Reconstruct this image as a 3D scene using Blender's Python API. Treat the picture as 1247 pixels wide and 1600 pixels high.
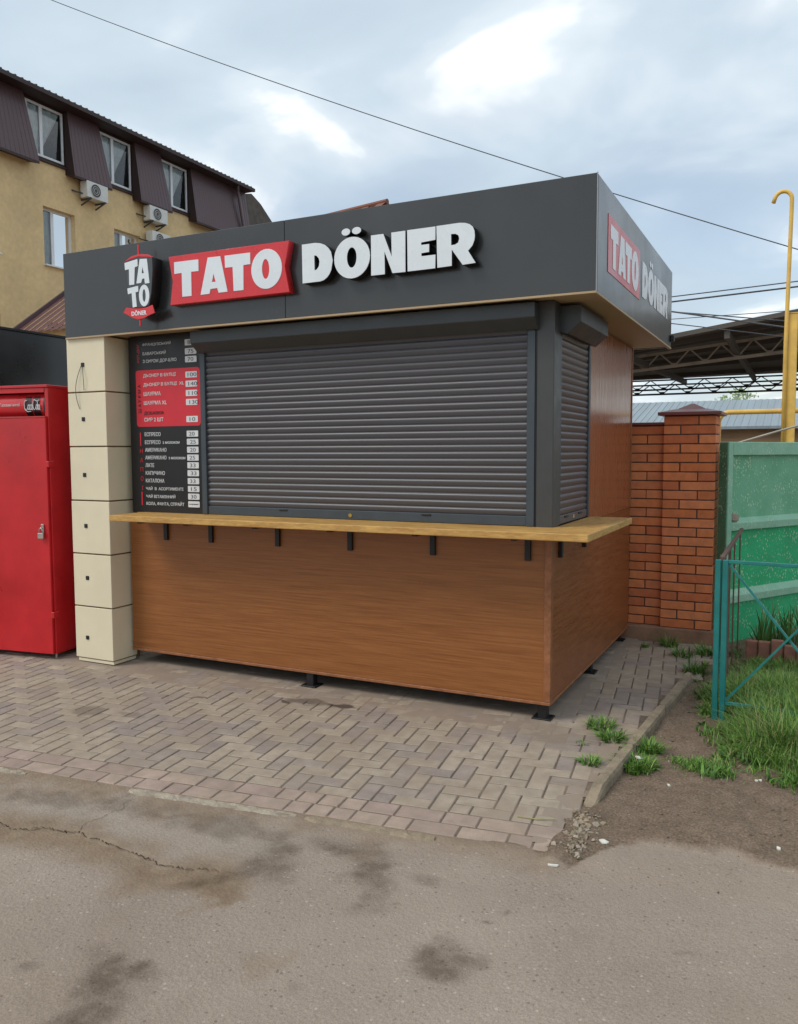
import bpy, bmesh, math, random
import numpy as np
from mathutils import Vector, Matrix
random.seed(7); RNG = np.random.default_rng(7)
R = math.radians
for o in list(bpy.data.objects): bpy.data.objects.remove(o)
SC = bpy.context.scene; COL = SC.collection

# ---------------------------------------------------------------- camera
cd = bpy.data.cameras.new('camera'); cam = bpy.data.objects.new('camera', cd); COL.objects.link(cam)
cd.sensor_fit = 'VERTICAL'; cd.sensor_height = 24; cd.sensor_width = 24; cd.lens = 24 * 1283.18 / 1600
cd.clip_start = 0.05; cd.clip_end = 4000
_r = Vector((.89695, .44212, -.00373)).normalized(); _f = Vector((-.44117, .89442, -.07333)).normalized()
_u = _r.cross(_f).normalized(); _r = _f.cross(_u)
cam.matrix_world = Matrix(((_r.x, _u.x, -_f.x, 1.2349), (_r.y, _u.y, -_f.y, -4.3796), (_r.z, _u.z, -_f.z, 1.5), (0, 0, 0, 1)))
SC.camera = cam

# ---------------------------------------------------------------- sky and sun
SUN_EL, SUN_AZ = 48, 222                       # azimuth of the sun measured from +Y clockwise
w = bpy.data.worlds.new('World'); SC.world = w; w.use_nodes = True
nt = w.node_tree; N = nt.nodes; L = nt.links; N.clear()
def nd(tree, t, **k):
    n = tree.nodes.new(t)
    for a, b in k.items():
        if hasattr(n, a): setattr(n, a, b)
        else: n.inputs[a].default_value = b
    return n
sky = nd(nt, 'ShaderNodeTexSky', sky_type='NISHITA', sun_disc=False, sun_elevation=R(SUN_EL), sun_rotation=R(SUN_AZ), air_density=1.0, dust_density=1.5, ozone_density=1.0)
tc = nd(nt, 'ShaderNodeTexCoord'); sep = nd(nt, 'ShaderNodeSeparateXYZ'); L.new(tc.outputs['Generated'], sep.inputs[0])
zz = nd(nt, 'ShaderNodeMath', operation='MAXIMUM'); zz.inputs[1].default_value = 0.0; L.new(sep.outputs['Z'], zz.inputs[0])
za = nd(nt, 'ShaderNodeMath', operation='ADD'); za.inputs[1].default_value = 0.22; L.new(zz.outputs[0], za.inputs[0])
dx = nd(nt, 'ShaderNodeMath', operation='DIVIDE'); dy = nd(nt, 'ShaderNodeMath', operation='DIVIDE')
L.new(sep.outputs['X'], dx.inputs[0]); L.new(za.outputs[0], dx.inputs[1]); L.new(sep.outputs['Y'], dy.inputs[0]); L.new(za.outputs[0], dy.inputs[1])
cmb = nd(nt, 'ShaderNodeCombineXYZ'); L.new(dx.outputs[0], cmb.inputs[0]); L.new(dy.outputs[0], cmb.inputs[1]); cmb.inputs[2].default_value = 3.1
n1 = nd(nt, 'ShaderNodeTexNoise'); n1.inputs['Scale'].default_value = 1.1; n1.inputs['Detail'].default_value = 5; n1.inputs['Roughness'].default_value = .45; n1.inputs['Distortion'].default_value = .25
n2 = nd(nt, 'ShaderNodeTexNoise'); n2.inputs['Scale'].default_value = 2.3; n2.inputs['Detail'].default_value = 5; n2.inputs['Roughness'].default_value = .46; n2.inputs['Distortion'].default_value = .3
off = nd(nt, 'ShaderNodeVectorMath', operation='ADD'); off.inputs[1].default_value = (5.3, 2.2, 7.7); L.new(cmb.outputs[0], off.inputs[0])
L.new(cmb.outputs[0], n1.inputs['Vector']); L.new(off.outputs[0], n2.inputs['Vector'])
cov = nd(nt, 'ShaderNodeMapRange', interpolation_type='SMOOTHSTEP'); cov.inputs['From Min'].default_value = .30; cov.inputs['From Max'].default_value = .58; cov.inputs['To Min'].default_value = .45; cov.inputs['To Max'].default_value = .97
L.new(n1.outputs['Fac'], cov.inputs['Value'])
shade = nd(nt, 'ShaderNodeValToRGB'); el = shade.color_ramp.elements
el[0].position = .34; el[0].color = (.42, .50, .575, 1); el[1].position = .655; el[1].color = (.95, .955, .94, 1)
e = shade.color_ramp.elements.new(.50); e.color = (.485, .57, .64, 1)
e = shade.color_ramp.elements.new(.59); e.color = (.60, .665, .715, 1)
L.new(n2.outputs['Fac'], shade.inputs['Fac'])
skm = nd(nt, 'ShaderNodeMix', data_type='RGBA', blend_type='MULTIPLY'); skm.inputs[0].default_value = 1; skm.inputs[7].default_value = (1.25, 1.15, 1.05, 1)
L.new(sky.outputs[0], skm.inputs[6])
sks = nd(nt, 'ShaderNodeVectorMath', operation='SCALE'); sks.inputs['Scale'].default_value = 0.11; L.new(skm.outputs[2], sks.inputs[0])
mx = nd(nt, 'ShaderNodeMix', data_type='RGBA'); L.new(cov.outputs[0], mx.inputs[0]); L.new(sks.outputs[0], mx.inputs[6]); L.new(shade.outputs[0], mx.inputs[7])
bg = nd(nt, 'ShaderNodeBackground'); bg.inputs['Strength'].default_value = 0.86; L.new(mx.outputs[2], bg.inputs['Color'])
out = nd(nt, 'ShaderNodeOutputWorld'); L.new(bg.outputs[0], out.inputs[0])
sl = bpy.data.lights.new('sun', 'SUN'); sl.energy = 1.0; sl.angle = R(22); sl.color = (1, .955, .88)
so = bpy.data.objects.new('sun', sl); COL.objects.link(so); so.location = (-8, -10, 14)
_sd = Vector((math.sin(R(SUN_AZ)) * math.cos(R(SUN_EL)), math.cos(R(SUN_AZ)) * math.cos(R(SUN_EL)), math.sin(R(SUN_EL))))
so.rotation_euler = (-_sd).to_track_quat('-Z', 'Y').to_euler()
vs = SC.view_settings; vs.view_transform = 'Standard'; vs.look = 'None'; vs.exposure = 0.70; vs.gamma = 1; vs.use_curve_mapping = False

# ---------------------------------------------------------------- materials
MATS = {}
def rgb(r, g, b):
    f = lambda c: (c / 255 / 12.92) if c <= 10 else ((c / 255 + .055) / 1.055) ** 2.4
    return (f(r), f(g), f(b))
def mat(name, col, rough=.6, metal=0, spec=.5, var=.12, vscale=6, col2=None, stretch=(1, 1, 1), bump=0, bscale=60, coat=0, rvar=.1, fine=0, fscale=150):
    """colour with two octaves of world-space noise, rough variation and a fine bump"""
    m = bpy.data.materials.new(name); m.use_nodes = True; t = m.node_tree; b = t.nodes['Principled BSDF']
    g = nd(t, 'ShaderNodeNewGeometry'); mp = nd(t, 'ShaderNodeVectorMath', operation='MULTIPLY'); mp.inputs[1].default_value = stretch
    t.links.new(g.outputs['Position'], mp.inputs[0])
    n = nd(t, 'ShaderNodeTexNoise'); n.inputs['Scale'].default_value = vscale; n.inputs['Detail'].default_value = 6; n.inputs['Roughness'].default_value = .6
    t.links.new(mp.outputs[0], n.inputs['Vector'])
    c2 = col2 or tuple(c * (1 - 2.2 * var) for c in col); c1 = col if col2 else tuple(min(1, c * (1 + 1.2 * var)) for c in col)
    r = nd(t, 'ShaderNodeValToRGB'); r.color_ramp.elements[0].position = .32; r.color_ramp.elements[1].position = .68
    r.color_ramp.elements[0].color = (*c2, 1); r.color_ramp.elements[1].color = (*c1, 1); t.links.new(n.outputs['Fac'], r.inputs['Fac'])
    src = r.outputs['Color']
    if fine:
        nf = nd(t, 'ShaderNodeTexNoise'); nf.inputs['Scale'].default_value = fscale; nf.inputs['Detail'].default_value = 3; t.links.new(mp.outputs[0], nf.inputs['Vector'])
        mr = nd(t, 'ShaderNodeMapRange'); mr.inputs['From Min'].default_value = .3; mr.inputs['From Max'].default_value = .7; mr.inputs['To Min'].default_value = 1 - fine; mr.inputs['To Max'].default_value = 1 + fine
        t.links.new(nf.outputs['Fac'], mr.inputs['Value']); sc = nd(t, 'ShaderNodeVectorMath', operation='SCALE'); t.links.new(src, sc.inputs[0]); t.links.new(mr.outputs[0], sc.inputs['Scale']); src = sc.outputs[0]
    t.links.new(src, b.inputs['Base Color'])
    rr = nd(t, 'ShaderNodeMapRange'); rr.inputs['From Min'].default_value = .3; rr.inputs['From Max'].default_value = .7; rr.inputs['To Min'].default_value = max(.03, rough - rvar); rr.inputs['To Max'].default_value = min(1, rough + rvar)
    t.links.new(n.outputs['Fac'], rr.inputs['Value']); t.links.new(rr.outputs[0], b.inputs['Roughness'])
    b.inputs['Metallic'].default_value = metal; b.inputs['Specular IOR Level'].default_value = spec
    if coat: b.inputs['Coat Weight'].default_value = coat; b.inputs['Coat Roughness'].default_value = .12
    if bump:
        nb = nd(t, 'ShaderNodeTexNoise'); nb.inputs['Scale'].default_value = bscale; nb.inputs['Detail'].default_value = 5; t.links.new(mp.outputs[0], nb.inputs['Vector'])
        bp = nd(t, 'ShaderNodeBump'); bp.inputs['Strength'].default_value = min(1, bump); bp.inputs['Distance'].default_value = .01; t.links.new(nb.outputs['Fac'], bp.inputs['Height']); t.links.new(bp.outputs[0], b.inputs['Normal'])
    MATS[name] = m; return m
def woodmat(name, light, dark, axis, rough=.35, coat=0, scale=5, fine_amt=.16):
    m = mat(name, light, rough=rough, col2=dark, vscale=scale, stretch=(axis[0], axis[1], axis[2]), bump=.06, bscale=40, coat=coat, fine=fine_amt, fscale=22)
    return m
mat('fascia', (.025, .0255, .0245), rough=.30, spec=.6, var=.08, vscale=1.5, fine=.05, fscale=500, coat=.35)
mat('fascia_side', (.036, .037, .037), rough=.32, spec=.5, var=.08, vscale=1.5, coat=.28)
mat('soffit', rgb(176, 152, 118), rough=.55, var=.06, vscale=2)
mat('steel_dark', rgb(66, 66, 65), rough=.42, spec=.5, var=.05, vscale=8)
mat('shutter_frame', rgb(62, 70, 76), rough=.45, var=.05, vscale=8)
mat('slat', rgb(80, 79, 83), rough=.40, spec=.55, var=.03, vscale=2, rvar=.03)
mat('slat_side', rgb(92, 84, 84), rough=.38, spec=.5, var=.02, vscale=2, rvar=.02)
mat('housing', rgb(58, 62, 64), rough=.4, var=.06, vscale=6)
mat('alu', rgb(150, 150, 148), rough=.35, metal=.8, var=.04)
mat('black', rgb(20, 19, 20), rough=.5, var=.1)
mat('black_metal', rgb(26, 24, 24), rough=.5, var=.15, vscale=20)
woodmat('wood_front', rgb(156, 98, 49), rgb(128, 75, 34), (.45, .45, 18), rough=.42, fine_amt=.10)
woodmat('wood_side', rgb(150, 89, 49), rgb(124, 69, 36), (.6, .6, 13), rough=.36, fine_amt=.09)
woodmat('wood_upper', rgb(158, 94, 60), rgb(149, 85, 52), (16, 16, .4), rough=.28, coat=.3, fine_amt=.025)
woodmat('wood_trim', rgb(160, 104, 66), rgb(128, 78, 46), (2, 2, 2), rough=.45)
woodmat('counter_top', rgb(206, 164, 92), rgb(176, 128, 66), (1.2, 6, 6), rough=.5)
woodmat('counter_side', rgb(204, 160, 90), rgb(170, 124, 62), (6, 1.2, 6), rough=.5)
mat('cream', rgb(226, 214, 184), rough=.5, var=.025, vscale=3, bump=.05, bscale=300)
mat('cream_groove', rgb(120, 100, 72), rough=.8)
mat('white_letter', rgb(224, 230, 233), rough=.28, var=.02, coat=.3)
mat('sign_red', rgb(212, 40, 46), rough=.3, var=.04, coat=.3)
mat('sticker_red', rgb(206, 62, 66), rough=.28, var=.03, vscale=2)
mat('sticker_white', rgb(226, 228, 230), rough=.28, var=.02)
mat('logo_grey', rgb(70, 74, 76), rough=.35, var=.05)
mat('menu_black', rgb(22, 20, 22), rough=.38, var=.1)
mat('menu_red', rgb(206, 38, 52), rough=.4, var=.04)
mat('menu_white', rgb(214, 214, 214), rough=.5, var=.03)
mat('ink', rgb(70, 76, 92), rough=.6)
mat('cabinet_red', rgb(198, 24, 32), rough=.36, var=.09, vscale=3, bump=.16, bscale=4, coat=.2)
mat('cabinet_red_worn', rgb(196, 62, 62), rough=.5, var=.08, vscale=12)
mat('brass', rgb(200, 170, 90), rough=.3, metal=.8)
mat('chrome', rgb(210, 208, 204), rough=.25, metal=.9)
mat('bottle', rgb(58, 26, 28), rough=.3, var=.2, vscale=40)
mat('plastic_grey', rgb(60, 62, 66), rough=.4)
mat('stucco', rgb(226, 197, 148), rough=.9, var=.07, vscale=.8, bump=.25, bscale=14, fine=.07, fscale=9)
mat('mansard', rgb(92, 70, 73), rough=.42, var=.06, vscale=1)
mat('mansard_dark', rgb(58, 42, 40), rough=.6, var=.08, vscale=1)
mat('roof_tile', rgb(96, 88, 80), rough=.85, var=.2, vscale=4, bump=.4, bscale=9)
mat('pvc', rgb(228, 230, 232), rough=.35, var=.02)
mat('curtain', rgb(226, 232, 232), rough=.9, var=.08, vscale=5)
mat('room', rgb(150, 158, 156), rough=.9, var=.2, vscale=2)
mat('ac_body', rgb(218, 218, 212), rough=.5, var=.04)
mat('ac_dark', rgb(76, 78, 80), rough=.6)
mat('annex_roof', rgb(110, 72, 72), rough=.5, var=.08, vscale=1.4)
mat('house_roof', rgb(134, 86, 70), rough=.75, var=.12, vscale=2)
mat('grey_roof', rgb(144, 156, 162), rough=.5, var=.08, vscale=.7, stretch=(6, .3, 1))
mat('shed_wall', rgb(206, 208, 200), rough=.9, var=.06, vscale=1)
mat('shed_brown', rgb(146, 118, 88), rough=.9, var=.08, vscale=1)
mat('canopy', rgb(92, 86, 80), rough=.85, var=.12, vscale=.8)
mat('truss_light', rgb(178, 168, 156), rough=.7, var=.12, vscale=4)
mat('truss_dark', rgb(48, 48, 50), rough=.7, var=.1)
mat('mortar', rgb(98, 72, 60), rough=.95, var=.15, vscale=20, bump=.2)
for k, c in enumerate([(222, 132, 82), (212, 122, 74), (226, 138, 90), (204, 114, 72), (216, 130, 86)]):
    mat('brick%d' % k, rgb(*c), rough=.85, var=.08, vscale=14, bump=.12, bscale=120, fine=.06, fscale=180)
mat('cap_brown', rgb(122, 62, 54), rough=.4, var=.08, vscale=6)
mat('concrete', rgb(150, 134, 112), rough=.95, var=.14, vscale=9, bump=.45, bscale=90, fine=.12, fscale=160)
mat('concrete_pale', rgb(168, 156, 138), rough=.95, var=.14, vscale=14, bump=.7, bscale=70, fine=.16, fscale=140)
mat('plinth', rgb(152, 116, 92), rough=.95, var=.14, vscale=8, bump=.35, bscale=60)
def greenmat(name, c, c2, fleck):
    m = mat(name, rgb(*c), rough=.62, var=.1, vscale=5, col2=rgb(*c2), bump=.3, bscale=45)
    t = m.node_tree; b = t.nodes['Principled BSDF']; src = b.inputs['Base Color'].links[0].from_socket
    g = nd(t, 'ShaderNodeNewGeometry'); mp = nd(t, 'ShaderNodeMapping'); mp.inputs['Rotation'].default_value = (.3, .5, .2); mp.inputs['Scale'].default_value = (62, 62, 34); t.links.new(g.outputs['Position'], mp.inputs[0])
    v = nd(t, 'ShaderNodeTexVoronoi'); v.inputs['Scale'].default_value = 1; t.links.new(mp.outputs[0], v.inputs['Vector'])
    n = nd(t, 'ShaderNodeTexNoise'); n.inputs['Scale'].default_value = 9; t.links.new(g.outputs['Position'], n.inputs['Vector'])
    ml = nd(t, 'ShaderNodeMapRange'); ml.inputs['From Min'].default_value = .36; ml.inputs['From Max'].default_value = .62; ml.inputs['To Min'].default_value = .05; ml.inputs['To Max'].default_value = .33; t.links.new(n.outputs['Fac'], ml.inputs['Value'])
    lt = nd(t, 'ShaderNodeMath', operation='LESS_THAN'); t.links.new(v.outputs['Distance'], lt.inputs[0]); t.links.new(ml.outputs[0], lt.inputs[1])
    fm = nd(t, 'ShaderNodeMath', operation='MULTIPLY'); fm.inputs[1].default_value = fleck; t.links.new(lt.outputs[0], fm.inputs[0])
    x = nd(t, 'ShaderNodeMix', data_type='RGBA'); x.inputs[7].default_value = (*rgb(196, 210, 176), 1); t.links.new(fm.outputs[0], x.inputs[0]); t.links.new(src, x.inputs[6]); t.links.new(x.outputs[2], b.inputs['Base Color'])
greenmat('green_frame', (150, 194, 166), (128, 178, 148), .6); greenmat('green_top', (124, 184, 148), (98, 168, 128), .9); greenmat('green_low', (40, 178, 116), (30, 158, 102), .7); greenmat('green_edge', (88, 126, 96), (68, 108, 80), .4)
mat('teal', rgb(30, 120, 116), rough=.42, var=.08, vscale=12)
mat('rail_brown', rgb(106, 80, 70), rough=.75, var=.14, vscale=16)
mat('gas_yellow', rgb(234, 190, 96), rough=.45, var=.08, vscale=7)
mat('cable', rgb(84, 88, 94), rough=.7)
mat('bed_edge', rgb(150, 104, 86), rough=.9, var=.15, vscale=14, bump=.2)
mat('clod', rgb(116, 98, 82), rough=.95, var=.2, vscale=20)
mat('crack', rgb(74, 63, 54), rough=.95, var=.2, vscale=40)
mat('litter', rgb(226, 222, 210), rough=.8, var=.05)
mat('bark', rgb(90, 76, 62), rough=.9, var=.2, vscale=12)
def leafmat(name, c, c2):
    m = mat(name, rgb(*c), rough=.55, col2=rgb(*c2), vscale=12, var=.2); b = m.node_tree.nodes['Principled BSDF']
    b.inputs['Transmission Weight'].default_value = 0; b.inputs['Subsurface Weight'].default_value = 0
    return m
leafmat('grass_a', (108, 146, 56), (78, 120, 40)); leafmat('grass_b', (140, 172, 78), (110, 148, 56)); leafmat('grass_c', (84, 120, 50), (64, 100, 38)); leafmat('iris', (92, 132, 62), (66, 106, 46)); leafmat('straw', (168, 158, 106), (136, 126, 80)); leafmat('leaf_far', (186, 200, 158), (160, 180, 132))
# glass
gm = bpy.data.materials.new('window_glass'); gm.use_nodes = True; b = gm.node_tree.nodes['Principled BSDF']; b.inputs['Base Color'].default_value = (.9, .95, .95, 1); b.inputs['Roughness'].default_value = .02; b.inputs['Transmission Weight'].default_value = 1; b.inputs['IOR'].default_value = 1.45; MATS['window_glass'] = gm

# ---------------------------------------------------------------- mesh helpers
def fade(t): return t * t * (3 - 2 * t)
_T = RNG.random((256, 256))
def vnoise(x, y):
    xi = np.floor(x).astype(int); yi = np.floor(y).astype(int); fx = fade(x - xi); fy = fade(y - yi)
    a = _T[xi % 256, yi % 256]; b = _T[(xi + 1) % 256, yi % 256]; c = _T[xi % 256, (yi + 1) % 256]; d = _T[(xi + 1) % 256, (yi + 1) % 256]
    return (a * (1 - fx) + b * fx) * (1 - fy) + (c * (1 - fx) + d * fx) * fy
def fbm(x, y, s, o=4):
    r = 0; a = .5; t = 0
    for k in range(o):
        r = r + a * vnoise(x * s + 17.3 * k, y * s + 41.7 * k); t += a; a *= .5; s *= 2
    return r / t
class MB:
    def __init__(s): s.v = []; s.f = []; s.m = []
    def face(s, pts, mi=0):
        k = len(s.v); s.v += [tuple(p) for p in pts]; s.f.append(tuple(range(k, k + len(pts)))); s.m.append(mi); return s
    def hull(s, b, t, mi=0):                         # prism between two equal polygons
        k = len(s.v); n = len(b); s.v += [tuple(p) for p in b] + [tuple(p) for p in t]
        s.f.append(tuple(k + i for i in reversed(range(n)))); s.f.append(tuple(k + n + i for i in range(n)))
        for i in range(n): s.f.append((k + i, k + (i + 1) % n, k + n + (i + 1) % n, k + n + i))
        s.m += [mi] * (n + 2); return s
    def box(s, x0, x1, y0, y1, z0, z1, mi=0):
        return s.hull([(x0, y0, z0), (x1, y0, z0), (x1, y1, z0), (x0, y1, z0)], [(x0, y0, z1), (x1, y0, z1), (x1, y1, z1), (x0, y1, z1)], mi)
    def tube(s, pts, r, n=8, cap=True, mi=0):
        pts = [Vector(p) for p in pts]; k0 = len(s.v); prev = None
        for i, p in enumerate(pts):
            t = (pts[min(i + 1, len(pts) - 1)] - pts[max(i - 1, 0)]).normalized()
            a = prev - t * prev.dot(t) if prev is not None else (Vector((0, 0, 1)) if abs(t.z) < .9 else Vector((1, 0, 0))).cross(t)
            a.normalize(); prev = a; bb = t.cross(a); rr = r[i] if isinstance(r, (list, tuple)) else r
            for j in range(n):
                g = 2 * math.pi * j / n; s.v.append(tuple(p + a * (math.cos(g) * rr) + bb * (math.sin(g) * rr)))
        for i in range(len(pts) - 1):
            for j in range(n): s.f.append((k0 + i * n + j, k0 + i * n + (j + 1) % n, k0 + (i + 1) * n + (j + 1) % n, k0 + (i + 1) * n + j)); s.m.append(mi)
        if cap:
            s.f.append(tuple(k0 + j for j in reversed(range(n)))); e = k0 + (len(pts) - 1) * n; s.f.append(tuple(e + j for j in range(n))); s.m += [mi, mi]
        return s
    def bar(s, p, q, w, h=None, mi=0):               # rectangular bar between two points
        p = Vector(p); q = Vector(q); t = (q - p).normalized(); up = Vector((0, 0, 1)) if abs(t.z) < .95 else Vector((0, 1, 0))
        a = t.cross(up).normalized(); b2 = a.cross(t); h = h or w; c = [a * (sx * w / 2) + b2 * (sy * h / 2) for sx, sy in ((-1, -1), (1, -1), (1, 1), (-1, 1))]
        return s.hull([p + k for k in c], [q + k for k in c], mi)
    def build(s, name, mats, parent=None, bevel=0, smooth=False, local=False, seg=1):
        me = bpy.data.meshes.new(name); me.from_pydata(s.v, [], s.f)
        mats = [mats] if isinstance(mats, str) else mats
        for k in mats: me.materials.append(MATS[k])
        me.polygons.foreach_set('material_index', s.m); me.update()
        bm = bmesh.new(); bm.from_mesh(me)
        if bevel or len(mats) == 1: bmesh.ops.recalc_face_normals(bm, faces=bm.faces)
        if bevel:
            bmesh.ops.remove_doubles(bm, verts=bm.verts, dist=1e-6)
            ed = [e for e in bm.edges if len(e.link_faces) == 2 and e.calc_face_angle(0) > .5]
            bmesh.ops.bevel(bm, geom=ed, offset=bevel, segments=seg, affect='EDGES', profile=.5, clamp_overlap=True)
        bm.to_mesh(me); bm.free()
        if smooth:
            me.polygons.foreach_set('use_smooth', [True] * len(me.polygons))
        return place(name, me, parent, local)
WL = {}
def place(name, me, parent=None, local=False):
    co = np.empty(len(me.vertices) * 3); me.vertices.foreach_get('co', co); co = co.reshape(-1, 3)
    c = (co.min(0) + co.max(0)) / 2; co -= c; me.vertices.foreach_set('co', co.ravel()); me.update()
    o = bpy.data.objects.new(name, me); COL.objects.link(o)
    c = Vector(c)
    if parent is not None:
        o.parent = parent; base = Vector((0, 0, 0)) if local and parent.type == 'EMPTY' else WL[parent]
        o.location = c - base
    else: o.location = c
    WL[o] = c; return o
def root(name, loc, label=None, cat=None, group=None, rz=0):
    o = bpy.data.objects.new(name, None); COL.objects.link(o); o.location = loc; o.rotation_euler.z = rz; o.empty_display_size = .2
    WL[o] = Vector(loc); tag(o, label, cat, group); return o
def tag(o, label=None, cat=None, group=None, kind=None):
    if label: o['label'] = label
    if cat: o['category'] = cat
    if group: o['group'] = group
    if kind: o['kind'] = kind
    return o
def inst(src, name, parent, loc, rot=None, material=None):
    """another object on the same mesh data (world location)"""
    o = bpy.data.objects.new(name, src if isinstance(src, bpy.types.Mesh) else src.data); COL.objects.link(o)
    o.parent = parent; o.location = Vector(loc) - (WL[parent] if parent is not None else Vector())
    if rot is not None: o.rotation_euler = rot
    WL[o] = Vector(loc); return o
def curve_mesh(name, splines, depth, bev=0.0015):
    c = bpy.data.curves.new(name, 'CURVE'); c.dimensions = '2D'; c.fill_mode = 'BOTH'; c.extrude = depth / 2; c.bevel_depth = bev; c.bevel_resolution = 0; c.offset = -bev
    for pts in splines:
        s = c.splines.new('POLY'); s.points.add(len(pts) - 1); s.use_cyclic_u = True
        for p, q in zip(s.points, pts): p.co = (q[0], q[1], 0, 1)
    return conv(c, name)
def conv(c, name):
    o = bpy.data.objects.new('tmp', c); COL.objects.link(o); dg = bpy.context.evaluated_depsgraph_get()
    me = bpy.data.meshes.new_from_object(o.evaluated_get(dg)); me.name = name
    bpy.data.objects.remove(o); bpy.data.curves.remove(c); me.materials.clear(); return me
def face_map(me, plane, front):
    """2D outline (s, t, depth) -> 'y': facing -Y at y=front, 'x': facing +X at x=front"""
    co = np.empty(len(me.vertices) * 3); me.vertices.foreach_get('co', co); co = co.reshape(-1, 3); d = co[:, 2] - co[:, 2].max()
    if plane == 'y': n = np.stack([co[:, 0], front - d, co[:, 1]], 1)
    else: n = np.stack([front + d, co[:, 0], co[:, 1]], 1)
    me.vertices.foreach_set('co', n.ravel()); me.update(); return me
def shape(name, splines, depth, m, parent, plane='y', front=0, bev=.0015, local=False):
    me = face_map(curve_mesh(name, splines, depth, bev), plane, front); me.materials.append(MATS[m]); return place(name, me, parent, local)
def text_mesh(txt, x0, z0, width, height, bold=.02, depth=.0015):
    c = bpy.data.curves.new('t', 'FONT'); c.body = txt; c.size = 1; c.offset = bold; c.extrude = .5; c.resolution_u = 3; me = conv(c, 'lettering')
    co = np.empty(len(me.vertices) * 3); me.vertices.foreach_get('co', co); co = co.reshape(-1, 3)
    a, b2 = co.min(0), co.max(0); sx = width / max(1e-6, b2[0] - a[0]); sz = height / max(1e-6, b2[1] - a[1])
    co[:, 0] = (co[:, 0] - a[0]) * sx + x0; co[:, 1] = (co[:, 1] - a[1]) * sz + z0; co[:, 2] *= depth
    me.vertices.foreach_set('co', co.ravel()); me.update(); return me
def text(txt, x0, z0, width, height, m, parent, front, bold=.02, plane='y', name='lettering', local=False):
    me = face_map(text_mesh(txt, x0, z0, width, height, bold), plane, front); me.materials.append(MATS[m]); return place(name, me, parent, local)
def ell(cx, cy, rx, ry, n=36): return [(cx + rx * math.cos(2 * math.pi * k / n), cy + ry * math.sin(2 * math.pi * k / n)) for k in range(n)]
def rrect(x0, x1, z0, z1, r, n=5):
    p = []
    for cx, cz, a in ((x1 - r, z1 - r, 0), (x0 + r, z1 - r, 90), (x0 + r, z0 + r, 180), (x1 - r, z0 + r, 270)):
        p += [(cx + r * math.cos(R(a + 90 * k / n)), cz + r * math.sin(R(a + 90 * k / n))) for k in range(n + 1)]
    return p
def smoothpoly(pts, it=2, closed=True):
    for _ in range(it):
        q = []
        for i in range(len(pts)):
            a = pts[i]; b2 = pts[(i + 1) % len(pts)]; q += [(a[0] * .75 + b2[0] * .25, a[1] * .75 + b2[1] * .25), (a[0] * .25 + b2[0] * .75, a[1] * .25 + b2[1] * .75)]
        pts = q
    return pts

# ================================================================ THE SETTING
PA = R(7); PO = (0.40, -1.462); PU = (math.cos(PA), math.sin(PA)); PV = (-math.sin(PA), math.cos(PA))
def uv(x, y): return ((x - PO[0]) * PU[0] + (y - PO[1]) * PU[1], (x - PO[0]) * PV[0] + (y - PO[1]) * PV[1])
def xy(u, v): return (PO[0] + u * PU[0] + v * PV[0], PO[1] + u * PU[1] + v * PV[1])
def kerb_x(y): return .40 + .064 * (y + .98)
def in_pave(x, y, g=0):
    u, v = uv(x, y); xr = np.where(y < -.98, .43, np.where(y < 1.2, kerb_x(y) + .03, .70))
    return (v > g) & (x < xr - g) & (y < 2.29 - g) & (x > -9)
def sst(a, b, x): return fade(np.clip((x - a) / (b - a), 0, 1))
def axis_coords(a, b, step, lo, hi):
    d = list(np.arange(a, b, step)); s = step; x = a
    while x > lo: s *= 1.35; x -= s; d.insert(0, x)
    s = step; x = d[-1]
    while x < hi: s *= 1.35; x += s; d.append(x)
    return np.array(d)
def blob(X, Y, cx, cy, rx, ry, a=0, n=.55, soft=.5, seed=0):
    c, s = math.cos(R(a)), math.sin(R(a)); dx, dy = X - cx, Y - cy; p = (dx * c + dy * s) / rx; q = (-dx * s + dy * c) / ry
    r = np.hypot(p, q) + (fbm(X + seed, Y - seed, 11, 5) - .5) * 3.2 * n
    return 1 - sst(1 - soft, 1 + soft * .35, r)
def seg_dist(X, Y, pts):
    d = np.full(X.shape, 9.)
    for (x0, y0), (x1, y1) in zip(pts, pts[1:]):
        vx, vy = x1 - x0, y1 - y0; t = np.clip(((X - x0) * vx + (Y - y0) * vy) / (vx * vx + vy * vy), 0, 1); d = np.minimum(d, np.hypot(X - x0 - t * vx, Y - y0 - t * vy))
    return d
CRACK = [(-2.6, -2.30), (-2.05, -2.24), (-1.69, -2.17), (-1.54, -2.165), (-1.40, -2.12), (-1.33, -2.09), (-1.14, -2.115), (-.93, -2.13), (-.74, -2.135), (-.62, -2.10)]
CRACK2 = [(-1.33, -2.09), (-1.36, -2.02), (-1.335, -1.97), (-1.345, -1.9), (-1.32, -1.87), (-1.37, -1.74)]
def jag(p, n=3, am=.10):
    rr = random.Random(3)
    for _ in range(n):
        q = [p[0]]
        for a, b2 in zip(p, p[1:]):
            d = math.hypot(b2[0] - a[0], b2[1] - a[1]) * am * 1.6; q += [((a[0] + b2[0]) / 2 + rr.uniform(-d, d), (a[1] + b2[1]) / 2 + rr.uniform(-d, d)), b2]
        p = q
    return p
CRACK = jag(CRACK); CRACK2 = jag(CRACK2)
def soil_edge(x): return np.interp(x, [.38, .42, .52, .57, .64, .72, .9, 1.1, 1.3, 2.2, 9], [-1.50, -1.53, -1.56, -1.38, -1.25, -1.21, -1.22, -1.18, -1.20, -1.3, -1.4])
def soil_mask(X, Y):
    n = fbm(X, Y, 7, 4) - .5
    return np.where(X > .36, sst(-.02, .03, Y - soil_edge(X) + n * .20 + (fbm(X, Y, 40, 3) - .5) * .05), 0)
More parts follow.
